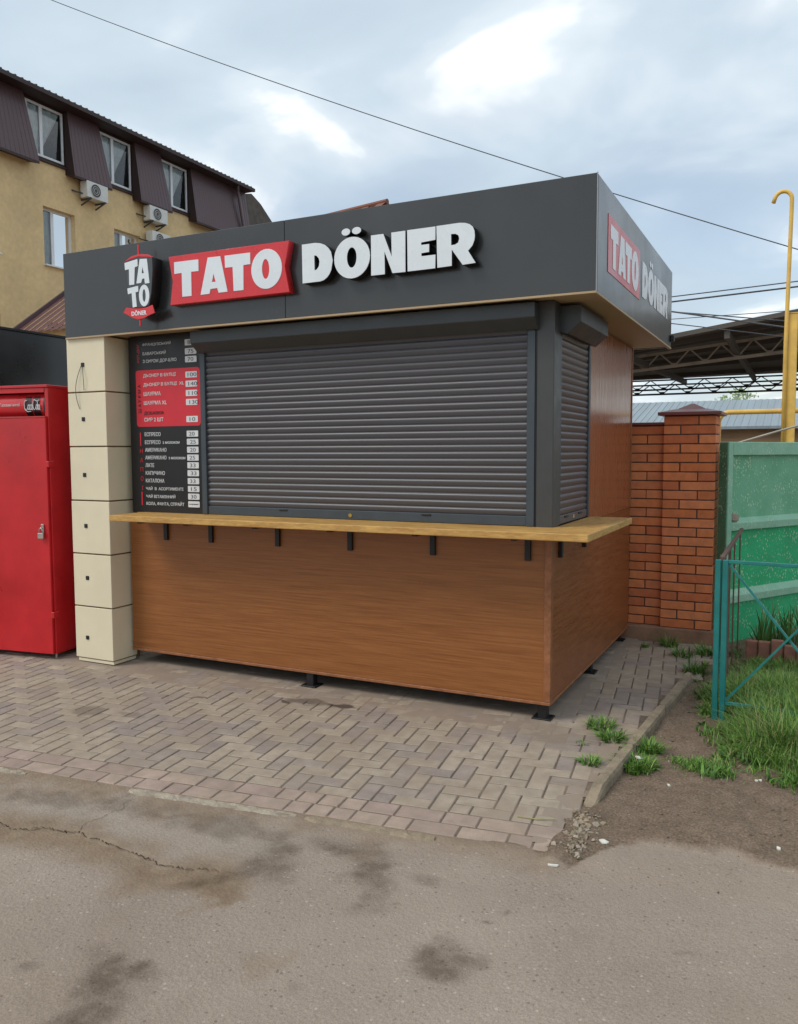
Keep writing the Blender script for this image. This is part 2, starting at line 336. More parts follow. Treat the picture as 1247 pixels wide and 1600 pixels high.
def ground_z(X, Y):
    s = soil_mask(X, Y); z = -.010 + (fbm(X, Y, 1.3, 3) - .5) * .012 + (fbm(X, Y, 14, 3) - .5) * .003
    z = z + .007 * sst(-.16, -.02, uv(X, Y)[1]) + s * ((fbm(X, Y, 5, 4) - .5) * .045 + (fbm(X, Y, 22, 3) - .5) * .014 - .002 + .02 * sst(.6, .9, X))
    z = z + .012 * blob(X, Y, .47, -1.24, .09, .36, 0, .3) + .006 * blob(X, Y, .2, -1.50, .3, .05, 7, .4)
    d = seg_dist(X, Y, CRACK); side = sst(0, .02, d)
    low = (Y < np.interp(X, [p[0] for p in CRACK], [p[1] for p in CRACK])) & (X < -.6)
    z = z - .008 * low * (1 - sst(.02, .25, d)) - .004 * (1 - side)
    return z
def make_ground():
    xs = axis_coords(-2.45, 1.95, .0155, -700, 700); ys = axis_coords(-3.25, 2.45, .0155, -300, 900)
    X, Y = np.meshgrid(xs, ys); far = sst(4, 12, np.hypot(X, Y))
    Z = ground_z(X, Y) * (1 - far) - .03 * far
    Z = np.where(in_pave(X, Y, .035), -.07, Z)
    v = np.stack([X.ravel(), Y.ravel(), Z.ravel()], 1); ny, nx = X.shape
    i = np.arange(ny * nx).reshape(ny, nx); f = np.stack([i[:-1, :-1], i[:-1, 1:], i[1:, 1:], i[1:, :-1]], -1).reshape(-1, 4)
    me = bpy.data.meshes.new('ground'); me.from_pydata(v.tolist(), [], f.tolist()); me.polygons.foreach_set('use_smooth', [True] * len(f))
    u, vv = uv(X, Y)
    soil = soil_mask(X, Y)
    dirt = (1 - sst(.0, .26, -vv + (fbm(X, Y, 5, 4) - .5) * .35)) * .75 * (1 - .8 * sst(.38, .6, X))
    dirt = np.maximum(dirt, (1 - sst(.01, .2, seg_dist(X, Y, [(a, b - .05) for a, b in CRACK]) + (fbm(X, Y, 6, 4) - .5) * .2)) * .95)
    dirt = np.maximum(dirt, blob(X, Y, -.55, -2.22, .12, .12, 0, .6))
    dirt = np.maximum(dirt, .35 * blob(X, Y, -.17, -2.49, .08, .1)); dirt = np.maximum(dirt, .25 * sst(.5, .75, fbm(X, Y, 1.6, 4)))
    st = np.zeros_like(X)
    for k, (cx, cy, rx, ry, a, am) in enumerate([(-.52, -2.72, .085, .12, 50, 1), (-.45, -2.90, .10, .06, 60, .9), (-.77, -2.79, .04, .025, 20, .8), (.31, -2.245, .095, .10, 0, 1), (.37, -2.22, .09, .03, 20, .6),
            (-.10, -1.89, .10, .15, 20, .95), (-.30, -1.76, .16, .05, 10, .7), (-.5, -1.93, .08, .11, 10, .75), (-.42, -2.02, .06, .08, 0, .6), (-1.38, -1.83, .2, .06, 5, .6), (-1.66, -1.92, .18, .06, 5, .55),
            (-.95, -1.78, .24, .06, 5, .55), (-.62, -1.80, .12, .05, 5, .6), (.08, -1.83, .06, .03, 0, .5), (.96, -1.87, .05, .014, 25, .6), (.05, -2.01, .014, .012, 0, 1), (.45, -1.80, .022, .008, 10, 1), (.36, -1.98, .014, .008, 0, .8), (-.02, -2.52, .03, .03, 0, .3), (.40, -1.9, .012, .02, 0, .6)]):
        st = np.maximum(st, am * blob(X, Y, cx, cy, rx * 1.15, ry * 1.15, a, .55, .8, k * 1.7))
    for k, (pts, wd, am) in enumerate([([(-.66, -2.24), (-.56, -2.12), (-.47, -1.93)], .085, .62), ([(-1.85, -1.97), (-1.3, -1.86), (-.55, -1.79)], .075, .5), ([(-.45, -1.74), (-.2, -1.74), (-.08, -1.9)], .08, .45), ([(-.62, -2.78), (-.5, -2.72), (-.47, -2.95)], .07, .5)]):
        st = np.maximum(st, am * (1 - sst(.2, 1.0, seg_dist(X, Y, pts) / wd + (fbm(X + k, Y, 8, 5) - .5) * 2.6)))
    cr = np.maximum(1 - sst(.002, .011, seg_dist(X, Y, CRACK) + (fbm(X, Y, 22, 3) - .5) * .014), .8 * (1 - sst(.002, .011, seg_dist(X, Y, CRACK2) + (fbm(X, Y, 30, 3) - .5) * .014)))
    st = st * np.clip(.35 + 1.3 * fbm(X, Y, 38, 3), 0, 1.15) * np.clip(.5 + 1.1 * fbm(X + 3, Y, 13, 3), 0, 1.1); st = np.clip(st, 0, 1)
    pat = (sst(-.02, .03, Y - np.interp(X, [-2.6, -1.7, -1.33, -.93, -.62, -.45], [-2.30, -2.17, -2.09, -2.13, -2.10, -1.75])) * (1 - sst(-.62, -.42, X + (fbm(X, Y, 6, 4) - .5) * .2)) * sst(.02, .10, -vv)) * (.55 + .9 * (fbm(X, Y, 5, 4) - .3))
    near = 1 - sst(3, 6, np.hypot(X, Y + 1)); dirt = dirt * near; st = st * near
    a = me.color_attributes.new('mask', 'FLOAT_COLOR', 'POINT')
    a.data.foreach_set('color', np.stack([soil.ravel(), dirt.ravel(), st.ravel(), np.clip(pat * near, 0, 1).ravel()], 1).ravel().astype(np.float32))
    m = bpy.data.materials.new('ground'); m.use_nodes = True; t = m.node_tree; b = t.nodes['Principled BSDF']; b.inputs['Roughness'].default_value = .92; b.inputs['Specular IOR Level'].default_value = .25
    at = nd(t, 'ShaderNodeAttribute', attribute_name='mask'); sp = nd(t, 'ShaderNodeSeparateColor'); t.links.new(at.outputs['Color'], sp.inputs[0])
    g = nd(t, 'ShaderNodeNewGeometry')
    def noise(sc, det=5, ro=.6):
        n = nd(t, 'ShaderNodeTexNoise'); n.inputs['Scale'].default_value = sc; n.inputs['Detail'].default_value = det; n.inputs['Roughness'].default_value = ro; t.links.new(g.outputs['Position'], n.inputs['Vector']); return n.outputs['Fac']
    def ramp(f, a0, c0, a1, c1):
        r = nd(t, 'ShaderNodeValToRGB'); r.color_ramp.elements[0].position = a0; r.color_ramp.elements[1].position = a1; r.color_ramp.elements[0].color = (*c0, 1); r.color_ramp.elements[1].color = (*c1, 1); t.links.new(f, r.inputs['Fac']); return r.outputs['Color']
    def mix(fac, a_, b_, bl='MIX', k=1):
        x = nd(t, 'ShaderNodeMix', data_type='RGBA', blend_type=bl)
        if isinstance(fac, float): x.inputs[0].default_value = fac
        elif k == 1: t.links.new(fac, x.inputs[0])
        else:
            mm = nd(t, 'ShaderNodeMath', operation='MULTIPLY', use_clamp=True); mm.inputs[1].default_value = k; t.links.new(fac, mm.inputs[0]); t.links.new(mm.outputs[0], x.inputs[0])
        for s_, i_ in ((a_, 6), (b_, 7)):
            if isinstance(s_, tuple): x.inputs[i_].default_value = (*s_, 1)
            else: t.links.new(s_, x.inputs[i_])
        return x.outputs[2]
    base = ramp(noise(2.2, 6), .3, rgb(145, 130, 117), .7, rgb(163, 147, 132))
    speck = ramp(noise(230, 2), .36, rgb(110, 97, 86), .64, rgb(184, 170, 156)); base = mix(.40, base, speck)
    vo = nd(t, 'ShaderNodeTexVoronoi'); vo.inputs['Scale'].default_value = 70; t.links.new(g.outputs['Position'], vo.inputs['Vector'])
    vs_ = nd(t, 'ShaderNodeSeparateColor'); t.links.new(vo.outputs['Color'], vs_.inputs[0])
    pk = nd(t, 'ShaderNodeMath', operation='GREATER_THAN'); pk.inputs[1].default_value = .87; t.links.new(vs_.outputs[0], pk.inputs[0])
    dk = nd(t, 'ShaderNodeMath', operation='LESS_THAN'); dk.inputs[1].default_value = .34; t.links.new(vo.outputs['Distance'], dk.inputs[0])
    pm = nd(t, 'ShaderNodeMath', operation='MULTIPLY'); t.links.new(pk.outputs[0], pm.inputs[0]); t.links.new(dk.outputs[0], pm.inputs[1])
    stone = ramp(vs_.outputs[1], .3, rgb(96, 84, 76), .8, rgb(196, 184, 170)); base = mix(pm.outputs[0], base, stone, k=.7)
    base = mix(at.outputs['Alpha'], base, ramp(noise(60, 4), .3, rgb(146, 137, 126), .7, rgb(178, 168, 156)), k=.6); base = mix(.30, base, ramp(noise(.9, 7, .65), .36, rgb(131, 115, 101), .64, rgb(172, 156, 140)))
    dirtc = ramp(noise(16, 6), .3, rgb(116, 96, 76), .7, rgb(142, 122, 98)); base = mix(sp.outputs[1], base, dirtc, k=.85)
    soilc = ramp(noise(9, 8, .7), .3, rgb(92, 76, 62), .7, rgb(134, 115, 97)); soilc = mix(.45, soilc, ramp(noise(110, 4), .35, rgb(74, 59, 47), .68, rgb(158, 139, 120)))
    base = mix(sp.outputs[0], base, soilc)
    stc = mix(1.0, base, (.38, .345, .31), 'MULTIPLY'); base = mix(sp.outputs[2], base, stc, k=.80)
    t.links.new(base, b.inputs['Base Color'])
    bh = nd(t, 'ShaderNodeMath', operation='ADD'); t.links.new(noise(150, 4), bh.inputs[0]); t.links.new(vo.outputs['Distance'], bh.inputs[1])
    bp = nd(t, 'ShaderNodeBump'); bp.inputs['Strength'].default_value = .5; bp.inputs['Distance'].default_value = .006; t.links.new(bh.outputs[0], bp.inputs['Height']); t.links.new(bp.outputs[0], b.inputs['Normal'])
    me.materials.append(m); o = bpy.data.objects.new('ground', me); COL.objects.link(o); tag(o, kind='structure'); WL[o] = Vector((0, 0, 0))
    for pts, w_ in ((CRACK, .0058), (CRACK2, .003)):
        mb = MB(); rr = random.Random(9); n = len(pts); pts = [q for a, b2 in zip(pts, pts[1:]) for q in (a, ((a[0] + b2[0]) / 2 + rr.uniform(-.002, .002), (a[1] + b2[1]) / 2 + rr.uniform(-.002, .002)))] + [pts[-1]]; n = len(pts)
        for i, (x, y) in enumerate(pts):
            a = pts[max(0, i - 1)]; c = pts[min(n - 1, i + 1)]; dx_, dy_ = c[0] - a[0], c[1] - a[1]; ln = math.hypot(dx_, dy_) or 1; w2 = w_ * rr.uniform(.25, 1) * min(1, (n - 1 - i) / 12 + .1) / 2
            z = float(ground_z(np.array(x), np.array(y))) + .0035; mb.v += [(x - dy_ / ln * w2, y + dx_ / ln * w2, z), (x + dy_ / ln * w2, y - dx_ / ln * w2, z)]
        for i in range(n - 1): mb.f.append((2 * i, 2 * i + 1, 2 * i + 3, 2 * i + 2)); mb.m.append(0)
        mb.build('crack', 'crack', o)
make_ground()

def stain_mat(name, *a, **k):
    """paving material with the dark drink spills and dust that lie on it"""
    m = mat(name, *a, **k); t = m.node_tree; b = t.nodes['Principled BSDF']; src = b.inputs['Base Color'].links[0].from_socket
    g = nd(t, 'ShaderNodeNewGeometry'); n = nd(t, 'ShaderNodeTexNoise'); n.inputs['Scale'].default_value = 9; n.inputs['Detail'].default_value = 5; t.links.new(g.outputs['Position'], n.inputs['Vector'])
    nc = nd(t, 'ShaderNodeVectorMath', operation='SUBTRACT'); nc.inputs[1].default_value = (.5, .5, .5); t.links.new(n.outputs['Color'], nc.inputs[0])
    ns = nd(t, 'ShaderNodeVectorMath', operation='SCALE'); ns.inputs['Scale'].default_value = .14; t.links.new(nc.outputs[0], ns.inputs[0])
    ps = nd(t, 'ShaderNodeVectorMath', operation='ADD'); t.links.new(g.outputs['Position'], ps.inputs[0]); t.links.new(ns.outputs[0], ps.inputs[1])
    n2 = nd(t, 'ShaderNodeTexNoise'); n2.inputs['Scale'].default_value = 3.2; n2.inputs['Detail'].default_value = 7; n2.inputs['Roughness'].default_value = .65; t.links.new(g.outputs['Position'], n2.inputs['Vector'])
    dm = nd(t, 'ShaderNodeMapRange'); dm.inputs['From Min'].default_value = .42; dm.inputs['From Max'].default_value = .66; dm.inputs['To Max'].default_value = .6; t.links.new(n2.outputs['Fac'], dm.inputs['Value'])
    x0 = nd(t, 'ShaderNodeMix', data_type='RGBA'); x0.inputs[7].default_value = (*rgb(148, 130, 112), 1); t.links.new(dm.outputs[0], x0.inputs[0]); t.links.new(src, x0.inputs[6]); src = x0.outputs[2]
    for cx, cy, rx, ry, am in [(-1.38, -.27, .19, .06, .6), (-1.16, -.25, .10, .045, .9), (-2.47, -.97, .13, .09, .42), (-1.52, -.33, .05, .03, .85), (-2.2, -.92, .10, .05, .3), (-2.05, -.5, .05, .02, .6), (.1, -.2, .3, .2, .15)]:
        d = nd(t, 'ShaderNodeVectorMath', operation='SUBTRACT'); d.inputs[1].default_value = (cx, cy, 0); t.links.new(ps.outputs[0], d.inputs[0])
        q = nd(t, 'ShaderNodeVectorMath', operation='MULTIPLY'); q.inputs[1].default_value = (1 / rx, 1 / ry, 0); t.links.new(d.outputs[0], q.inputs[0])
        ln = nd(t, 'ShaderNodeVectorMath', operation='LENGTH'); t.links.new(q.outputs[0], ln.inputs[0])
        mr = nd(t, 'ShaderNodeMapRange', interpolation_type='SMOOTHSTEP'); mr.inputs['From Min'].default_value = 1.15; mr.inputs['From Max'].default_value = .6; mr.inputs['To Max'].default_value = am; t.links.new(ln.outputs['Value'], mr.inputs['Value'])
        x = nd(t, 'ShaderNodeMix', data_type='RGBA'); x.inputs[7].default_value = (*rgb(70, 56, 46), 1); t.links.new(mr.outputs[0], x.inputs[0]); t.links.new(src, x.inputs[6]); src = x.outputs[2]
    t.links.new(src, b.inputs['Base Color'])
PAV = []
for k, c in enumerate([(168, 153, 135), (163, 148, 131), (155, 141, 130), (151, 137, 128), (171, 156, 138), (159, 145, 129)]):
    stain_mat('paver%d' % k, rgb(*c), rough=.9, var=.09, vscale=12, bump=.3, bscale=170, fine=.1, fscale=220); PAV.append('paver%d' % k)
PINK = []
for k, c in enumerate([(168, 147, 134), (161, 140, 128), (172, 151, 136)]):
    stain_mat('paver_pink%d' % k, rgb(*c), rough=.9, var=.09, vscale=12, bump=.3, bscale=170, fine=.1, fscale=220); PINK.append('paver_pink%d' % k)
stain_mat('dust', rgb(150, 134, 119), rough=.95, var=.06, vscale=6, bump=.3, bscale=150, fine=.08, fscale=160)
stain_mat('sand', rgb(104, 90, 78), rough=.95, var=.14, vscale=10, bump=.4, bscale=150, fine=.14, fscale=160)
def dust_z(X, Y):
    n = fbm(X, Y, 4, 5); u, v = uv(X, Y)
    m = sst(-.62, -.12, Y + (n - .5) * .5) * (1 - sst(.02, .3, X)) + 1.0 * blob(X, Y, .40, -1.2, .13, .42, 0, .4) + .9 * blob(X, Y, .40, -.55, .09, .5, 0, .4) + .55 * blob(X, Y, .22, -.4, .25, .3, 0, .6) + .35 * sst(.58, .72, fbm(X, Y, 2.1, 4))
    m = np.maximum(m, .62 * sst(.3, .6, n) * sst(-.2, .3, Y) * sst(.0, .1, X))
    return -.0105 + .0108 * np.clip(m, 0, 1) + (fbm(X, Y, 20, 4) - .5) * .0045
def make_dust():
    us = np.arange(-3.9, .56, .02); vs2 = np.arange(.02, 3.9, .02); U, V = np.meshgrid(us, vs2); X = PO[0] + U * PU[0] + V * PV[0]; Y = PO[1] + U * PU[1] + V * PV[1]
    Z = dust_z(X, Y); ok = in_pave(X, Y, 0) & (Z > -.0030) & ~((X < -.5) & (Y > 1)); ny, nx = X.shape; i = np.arange(ny * nx).reshape(ny, nx)
    q = ok[:-1, :-1] & ok[:-1, 1:] & ok[1:, 1:] & ok[1:, :-1]; f = np.stack([i[:-1, :-1], i[:-1, 1:], i[1:, 1:], i[1:, :-1]], -1)[q]
    used = np.unique(f); rm = -np.ones(ny * nx, int); rm[used] = np.arange(len(used)); v = np.stack([X.ravel(), Y.ravel(), Z.ravel()], 1)[used]
    me = bpy.data.meshes.new('dust'); me.from_pydata(v.tolist(), [], rm[f].tolist()); me.polygons.foreach_set('use_smooth', [True] * len(f)); me.materials.append(MATS['dust'])
    o = bpy.data.objects.new('dust', me); COL.objects.link(o); tag(o, 'pale sandy dust drifted over the paving in front of kiosk', 'dust', kind='stuff')
def make_pavement():
    us = axis_coords(-3.2, .5, .016, -8.5, .5); us = us[us < .5]; vs2 = np.arange(0.02, 3.95, .02); U, V = np.meshgrid(us, vs2); X = PO[0] + U * PU[0] + V * PV[0]; Y = PO[1] + U * PU[1] + V * PV[1]
    Z = np.full_like(X, -.0036) + (fbm(X, Y, 26, 3) - .5) * .003; ok = in_pave(X, Y, 0); ny, nx = X.shape; i = np.arange(ny * nx).reshape(ny, nx)
    q = ok[:-1, :-1] & ok[:-1, 1:] & ok[1:, 1:] & ok[1:, :-1]; f = np.stack([i[:-1, :-1], i[:-1, 1:], i[1:, 1:], i[1:, :-1]], -1)[q]
    used = np.unique(f); rm = -np.ones(ny * nx, int); rm[used] = np.arange(len(used)); v = np.stack([X.ravel(), Y.ravel(), Z.ravel()], 1)[used]
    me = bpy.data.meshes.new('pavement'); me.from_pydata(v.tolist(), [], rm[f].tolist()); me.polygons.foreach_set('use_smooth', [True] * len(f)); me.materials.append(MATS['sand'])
    pv = bpy.data.objects.new('pavement', me); COL.objects.link(pv); tag(pv, kind='structure'); WL[pv] = Vector((0, 0, 0))
    cells = []; W = .087
    u = -5.0                                                                     # two rows of pinkish edge pavers
    for row in (0, 1):
        u = -5.2 + row * .06
        while u < .02:
            l = random.choice([.1, .1, .2, .2, .15]); u2 = min(u + l, .03 + .02 * row)
            if u2 - u > .05 and not (row == 1 and abs((u + u2) / 2 + .10) < .055): cells.append(((u + u2) / 2, .105 * row + .0525, u2 - u, .105, 1))
            u = u2
    v0 = .212
    for j in range(-2, 45):
        for i in range(-62, 10):
            k = (i + j) % 4
            if k == 0: c2 = [(i, j), (i + 1, j)]
            elif k == 2: c2 = [(i, j), (i, j + 1)]
            else: continue
            keep = []
            for a, b2 in c2:
                x, y = xy((a + .5) * W, v0 + (b2 + .5) * W)
                if b2 >= 0 and bool(in_pave(np.array(x), np.array(y), .03)): keep.append((a, b2))
            if not keep: continue
            a0 = min(c[0] for c in keep); a1 = max(c[0] for c in keep) + 1; b0 = min(c[1] for c in keep); b1 = max(c[1] for c in keep) + 1
            cells.append(((a0 + a1) / 2 * W, v0 + (b0 + b1) / 2 * W, (a1 - a0) * W, (b1 - b0) * W, 0))
    vis = []
    for c in cells:
        x, y = xy(c[0], c[1])
        if (x < -.16 and y > .30) or x < -4.6: continue
        vis.append((math.hypot(x - 1.23, y + 4.38), x, y, c))
    vis.sort(key=lambda q: q[0]); meshes = {}; stuff = MB(); sm = PAV + PINK
    def pmesh(w_, h_, m):
        key = (round(w_, 3), round(h_, 3), m)
        if key not in meshes:
            b3 = MB(); pav_geo(b3, w_, h_, Matrix.Identity(4), 0); me2 = bpy.data.meshes.new('paver'); me2.from_pydata(b3.v, [], b3.f); me2.materials.append(MATS[m]); me2.update(); meshes[key] = me2
        return meshes[key]
    def pav_geo(b3, w_, h_, M, mi):
        g = .0080; c = .003; k = len(b3.v)
        for z, ins in ((-.05, g / 2), (-c, g / 2), (0, g / 2 + c)):
            for sx, sy in ((-1, -1), (1, -1), (1, 1), (-1, 1)): b3.v.append(tuple(M @ Vector((sx * (w_ / 2 - ins), sy * (h_ / 2 - ins), z))))
        for r_ in (0, 4):
            for q in range(4): b3.f.append((k + r_ + q, k + r_ + (q + 1) % 4, k + r_ + 4 + (q + 1) % 4, k + r_ + 4 + q)); b3.m.append(mi)
        b3.f.append((k + 8, k + 9, k + 10, k + 11)); b3.m.append(mi)
    for n_, (d, x, y, c) in enumerate(vis):
        m = random.choice(PINK) if c[4] else PAV[int(min(5, max(0, (fbm(np.array(x), np.array(y), 3.1, 2) - .25) * 9 + random.uniform(-1.4, 1.4))))]
        z = random.uniform(-.0015, .0015); rx, ry, rz = random.gauss(0, .006), random.gauss(0, .006), PA + random.gauss(0, .008)
        if n_ < 300: inst(pmesh(c[2], c[3], m), 'paver', pv, (x, y, z), (rx, ry, rz))
        else: pav_geo(stuff, c[2], c[3], Matrix.Translation((x, y, z)) @ Matrix.Rotation(rz, 4, 'Z') @ Matrix.Rotation(rx, 4, 'X'), sm.index(m))
    me2 = bpy.data.meshes.new('paver_field'); me2.from_pydata(stuff.v, [], stuff.f)
    for k in sm: me2.materials.append(MATS[k])
    me2.polygons.foreach_set('material_index', stuff.m); me2.update(); o = bpy.data.objects.new('paver_field', me2); COL.objects.link(o); o.parent = pv; tag(o, kind='stuff')
make_pavement(); make_dust()
def rough_block(name, m, parent, p0, p1, w_, z0, z1, amp, step=.02, taper=None, bev=.01):
    """weathered concrete bar from p0 to p1 (2D), jittered grid so that edges crumble"""
    p0 = Vector((*p0, 0)); p1 = Vector((*p1, 0)); t = p1 - p0; Ln = t.length; t.normalize(); a = Vector((t.y, -t.x, 0)); n = max(2, int(Ln / step))
    prof = [(-.5, 0), (-.5, .5), (-.5, .85), (-.38, 1), (0, 1), (.38, 1), (.5, .85), (.5, .5), (.5, 0)]; b3 = MB(); seed = p0.x * 3.1 + p0.y
    for i in range(n + 1):
        s = i / n * Ln; e = min(1, min(i, n - i) / 2 * .5 + .5) if n > 4 else 1
        for k, (q, h) in enumerate(prof):
            j = (float(fbm(np.array(s * 9 + k * 3.3 + seed), np.array(k * 2.1 + seed), 4, 3)) - .5) * 2 * amp
            hz = z0 + (z1 - z0) * h * (taper(i / n) if taper else 1) + (j if h > 0 else 0) * (.6 if h == 1 else .3)
            c = p0 + t * s + a * (q * w_ * (e if k in (2, 3, 5, 6) else 1) + j * .5); b3.v.append((c.x, c.y, hz))
    m_ = len(prof)
    for i in range(n):
        for k in range(m_ - 1): b3.f.append((i * m_ + k, i * m_ + k + 1, (i + 1) * m_ + k + 1, (i + 1) * m_ + k)); b3.m.append(0)
    b3.f.append(tuple(range(m_))); b3.f.append(tuple(n * m_ + k for k in reversed(range(m_)))); b3.m += [0, 0]
    return b3.build(name, m, parent)
kb = root('kerb', (.45, -.98, 0)); tag(kb, kind='structure')
for a, b2 in ((-1.0, -.30), (-.292, .42), (.428, 1.22)):
    rough_block('kerb_stone', 'concrete', kb, (kerb_x(a) + .055, a), (kerb_x(b2) + .055, b2), .056, -.06, .046, .008, taper=(lambda t: .45 + .55 * min(1, t * 5)) if a == -1.0 else None)
ed = root('concrete_edging', (-1, -1.6, 0)); tag(ed, kind='structure')
for u0, u1, m in ((-3.6, -2.42, 'concrete_pale'), (-1.84, -1.02, 'concrete_pale'), (-.98, -.42, 'concrete')):
    rough_block('edging_strip', m, ed, xy(u0, -.032), xy(u1, -.03), .05, -.06, .001, .012)

# ================================================================ THE KIOSK
K = root('kiosk', (-1.5, 1.13, 0), 'dark grey kiosk with wood-look panels, closed roller shutters and counter shelf', 'kiosk')
W_, D_, ZB, ZS = 3.06, 2.26, .0877, 2.302
MB().box(-W_, -.02, .045, D_, ZB + .01, ZS - .01).build('inner_wall', 'steel_dark', K)
MB().box(-W_, -.012, -.0, .04, ZB + .018, 1.05).build('front_panel', 'wood_front', K, bevel=.001)
MB().box(-.035, .004, .045, D_, ZB + .018, 1.05).build('side_panel', 'wood_side', K, bevel=.001)
MB().box(-.035, .003, .845, D_ - .02, 1.052, ZS - .002).build('upper_side_panel', 'wood_upper', K, bevel=.001)
MB().box(-.035, .009, D_ - .019, D_ + .004, 1.052, ZS - .002).build('corner_profile', 'wood_trim', K, bevel=.001)
MB().hull([(-.032, -.007, ZB + .019), (.008, -.007, ZB + .019), (.008, .034, ZB + .019), (-.032, .034, ZB + .019)], [(-.032, -.007, 1.049), (.008, -.007, 1.049), (.008, .034, 1.049), (-.032, .034, 1.049)]).build('corner_profile', 'wood_trim', K, bevel=.002)
MB().box(-W_, .0085, -.0085, .04, ZB, ZB + .0175).build('bottom_rail', 'wood_trim', K, bevel=.002)
MB().box(-.035, .0086, .0405, D_, ZB - .0003, ZB + .0173).build('bottom_rail', 'wood_trim', K, bevel=.002)
# legs
for x, y in ((-.045, .045), (-1.57, .03), (-2.98, .75), (-.045, 1.12), (-.06, 2.16), (-3.0, 2.15)):
    lg = MB().box(x - .026, x + .026, y - .026, y + .026, .0, ZB + .012).build('support_leg', 'black_metal', K, bevel=.003)
    MB().box(x - .055, x + .055, y - .05, y + .05, -.002, .009).build('foot_plate', 'black_metal', lg, bevel=.002)
# fascia: two cladding sheets in front, one on the side, end returns and roof deck
FX, FY, FXL, FYB, ZT = .272, -.185, -3.433, 2.385, 2.879
MB().box(FXL, -1.5925, FY, FY + .025, ZS, ZT).build('fascia_sheet', 'fascia', K, bevel=.002)
MB().box(-1.5895, FX - .002, FY, FY + .025, ZS, ZT).build('fascia_sheet', 'fascia', K, bevel=.002)
MB().box(FX - .025, FX, FY + .0255, FYB, ZS, ZT).build('fascia_sheet', 'fascia_side', K, bevel=.002)
MB().box(FX - .0015, FX + .0035, FY - .003, FY + .003, ZS - .001, ZT + .002).build('edge_trim', 'alu', K)
MB().box(FXL, FXL + .025, FY + .0255, FYB, ZS, ZT).build('fascia_sheet', 'fascia', K, bevel=.002)
MB().box(FXL + .026, FX - .026, FYB - .025, FYB, ZS, ZT).build('fascia_sheet', 'fascia', K, bevel=.002)
MB().box(FXL + .026, FX - .026, FY + .026, FYB - .026, ZT - .06, ZT - .03).build('roof_deck', 'steel_dark', K)
MB().box(FXL + .0255, FX - .0255, FY + .0255, FYB - .0255, ZS + .004, ZS + .02).build('soffit', 'soffit', K)
MB().box(FXL + .004, FX + .003, FY - .006, FY + .02, ZS - .012, ZS - .0005).build('fascia_edge', 'soffit', K, bevel=.001)
MB().box(FX - .02, FX + .0035, FY + .0205, FYB, ZS - .0122, ZS - .0006).build('fascia_edge', 'soffit', K, bevel=.001)
MB().box(FX + .0005, FX + .03, FYB - .06, FYB - .01, ZS + .04, ZS + .09).build('lamp_bracket', 'black_metal', K, bevel=.005)
# steel corner post and upper surrounds
MB().box(-.085, .016, -.022, .105, 1.08, ZS + .003).build('corner_post', 'steel_dark', K, bevel=.006, seg=2)
MB().box(-.0845, -.08, -.026, -.02, 1.085, ZS).build('post_seam', 'black', K)
# roller shutters
def slat_mesh(length, h, axis):
    pr = [(0, 0), (.0020, .02), (.0055, .18), (.0090, .42), (.0106, .60), (.0100, .72), (.0072, .84), (.0022, .95), (0, 1)]; b3 = MB(); n = len(pr)
    for s in (-length / 2, length / 2):
        for d, z in pr: b3.v.append((s, -d, (z - .5) * h) if axis == 'x' else (d, s, (z - .5) * h))
    for k in range(n - 1): b3.f.append((k, k + 1, n + k + 1, n + k)); b3.m.append(0)
    me = bpy.data.meshes.new('slat'); me.from_pydata(b3.v, [], b3.f); me.update(); return me
def housing(name, a0, a1, z0, z1, depth, axis, base, parent, m):
    pr = [(0, z0 + .02), (depth * .45, z0), (depth, z0 + (z1 - z0) * .42), (depth, z1), (0, z1)]
    f = (lambda s, d, z: (s, base - d, z)) if axis == 'x' else (lambda s, d, z: (base + d, s, z))
    return MB().hull([f(a0, d, z) for d, z in pr], [f(a1, d, z) for d, z in pr]).build(name, m, parent, bevel=.004, seg=2)
FS = housing('roller_shutter', -2.385, -.066, 2.152, 2.288, .135, 'x', .02, K, 'housing'); tag(FS, 'long closed grey roller shutter over the serving window')
MB().box(-2.386, -2.345, -.026, .04, 1.0855, 2.17).build('guide_rail', 'shutter_frame', FS, bevel=.003)
MB().box(-.134, -.0875, -.026, .04, 1.0855, 2.17).build('guide_rail', 'shutter_frame', FS, bevel=.003)
sh = .0398; sm1 = slat_mesh(2.222, sh, 'x'); sm1.materials.append(MATS['slat'])
for k in range(26): inst(sm1, 'slat', FS, (-2.345 + 2.211 / 2, -.002 + random.uniform(-.0008, .0008), 1.142 + (k + .5) * sh), (random.gauss(0, .012), 0, 0))
bb = MB().box(-2.345, -.134, -.016, .01, 1.0858, 1.1415).build('bottom_bar', 'shutter_frame', FS, bevel=.003)
me = curve_mesh('lock', [ell(-1.25, 1.112, .013, .013, 20)], .006); face_map(me, 'y', -.020); me.materials.append(MATS['brass']); place('lock', me, FS)
for x in (-1.74, -.74): MB().box(x - .03, x + .03, -.022, -.014, 1.126, 1.136).build('latch', 'black_metal', FS, bevel=.002)
SS = housing('roller_shutter', .10, .775, 2.140, 2.285, .135, 'y', -.005, K, 'housing'); tag(SS, 'short closed roller shutter on the side wall')
pr = [(0, 2.158), (.058, 2.137), (.1325, 2.20), (.1325, 2.288), (0, 2.288)]
MB().hull([(-.005 + d, .094, z) for d, z in pr], [(-.005 + d, .0995, z) for d, z in pr]).build('end_plate', 'housing', SS)
MB().box(-.02, .012, .107, .15, 1.0855, 2.155).build('guide_rail', 'shutter_frame', SS, bevel=.002)
MB().box(-.02, .012, .800, .843, 1.0855, 2.300).build('guide_rail', 'shutter_frame', SS, bevel=.002)
sm2 = slat_mesh(.655, sh, 'y'); sm2.materials.append(MATS['slat_side'])
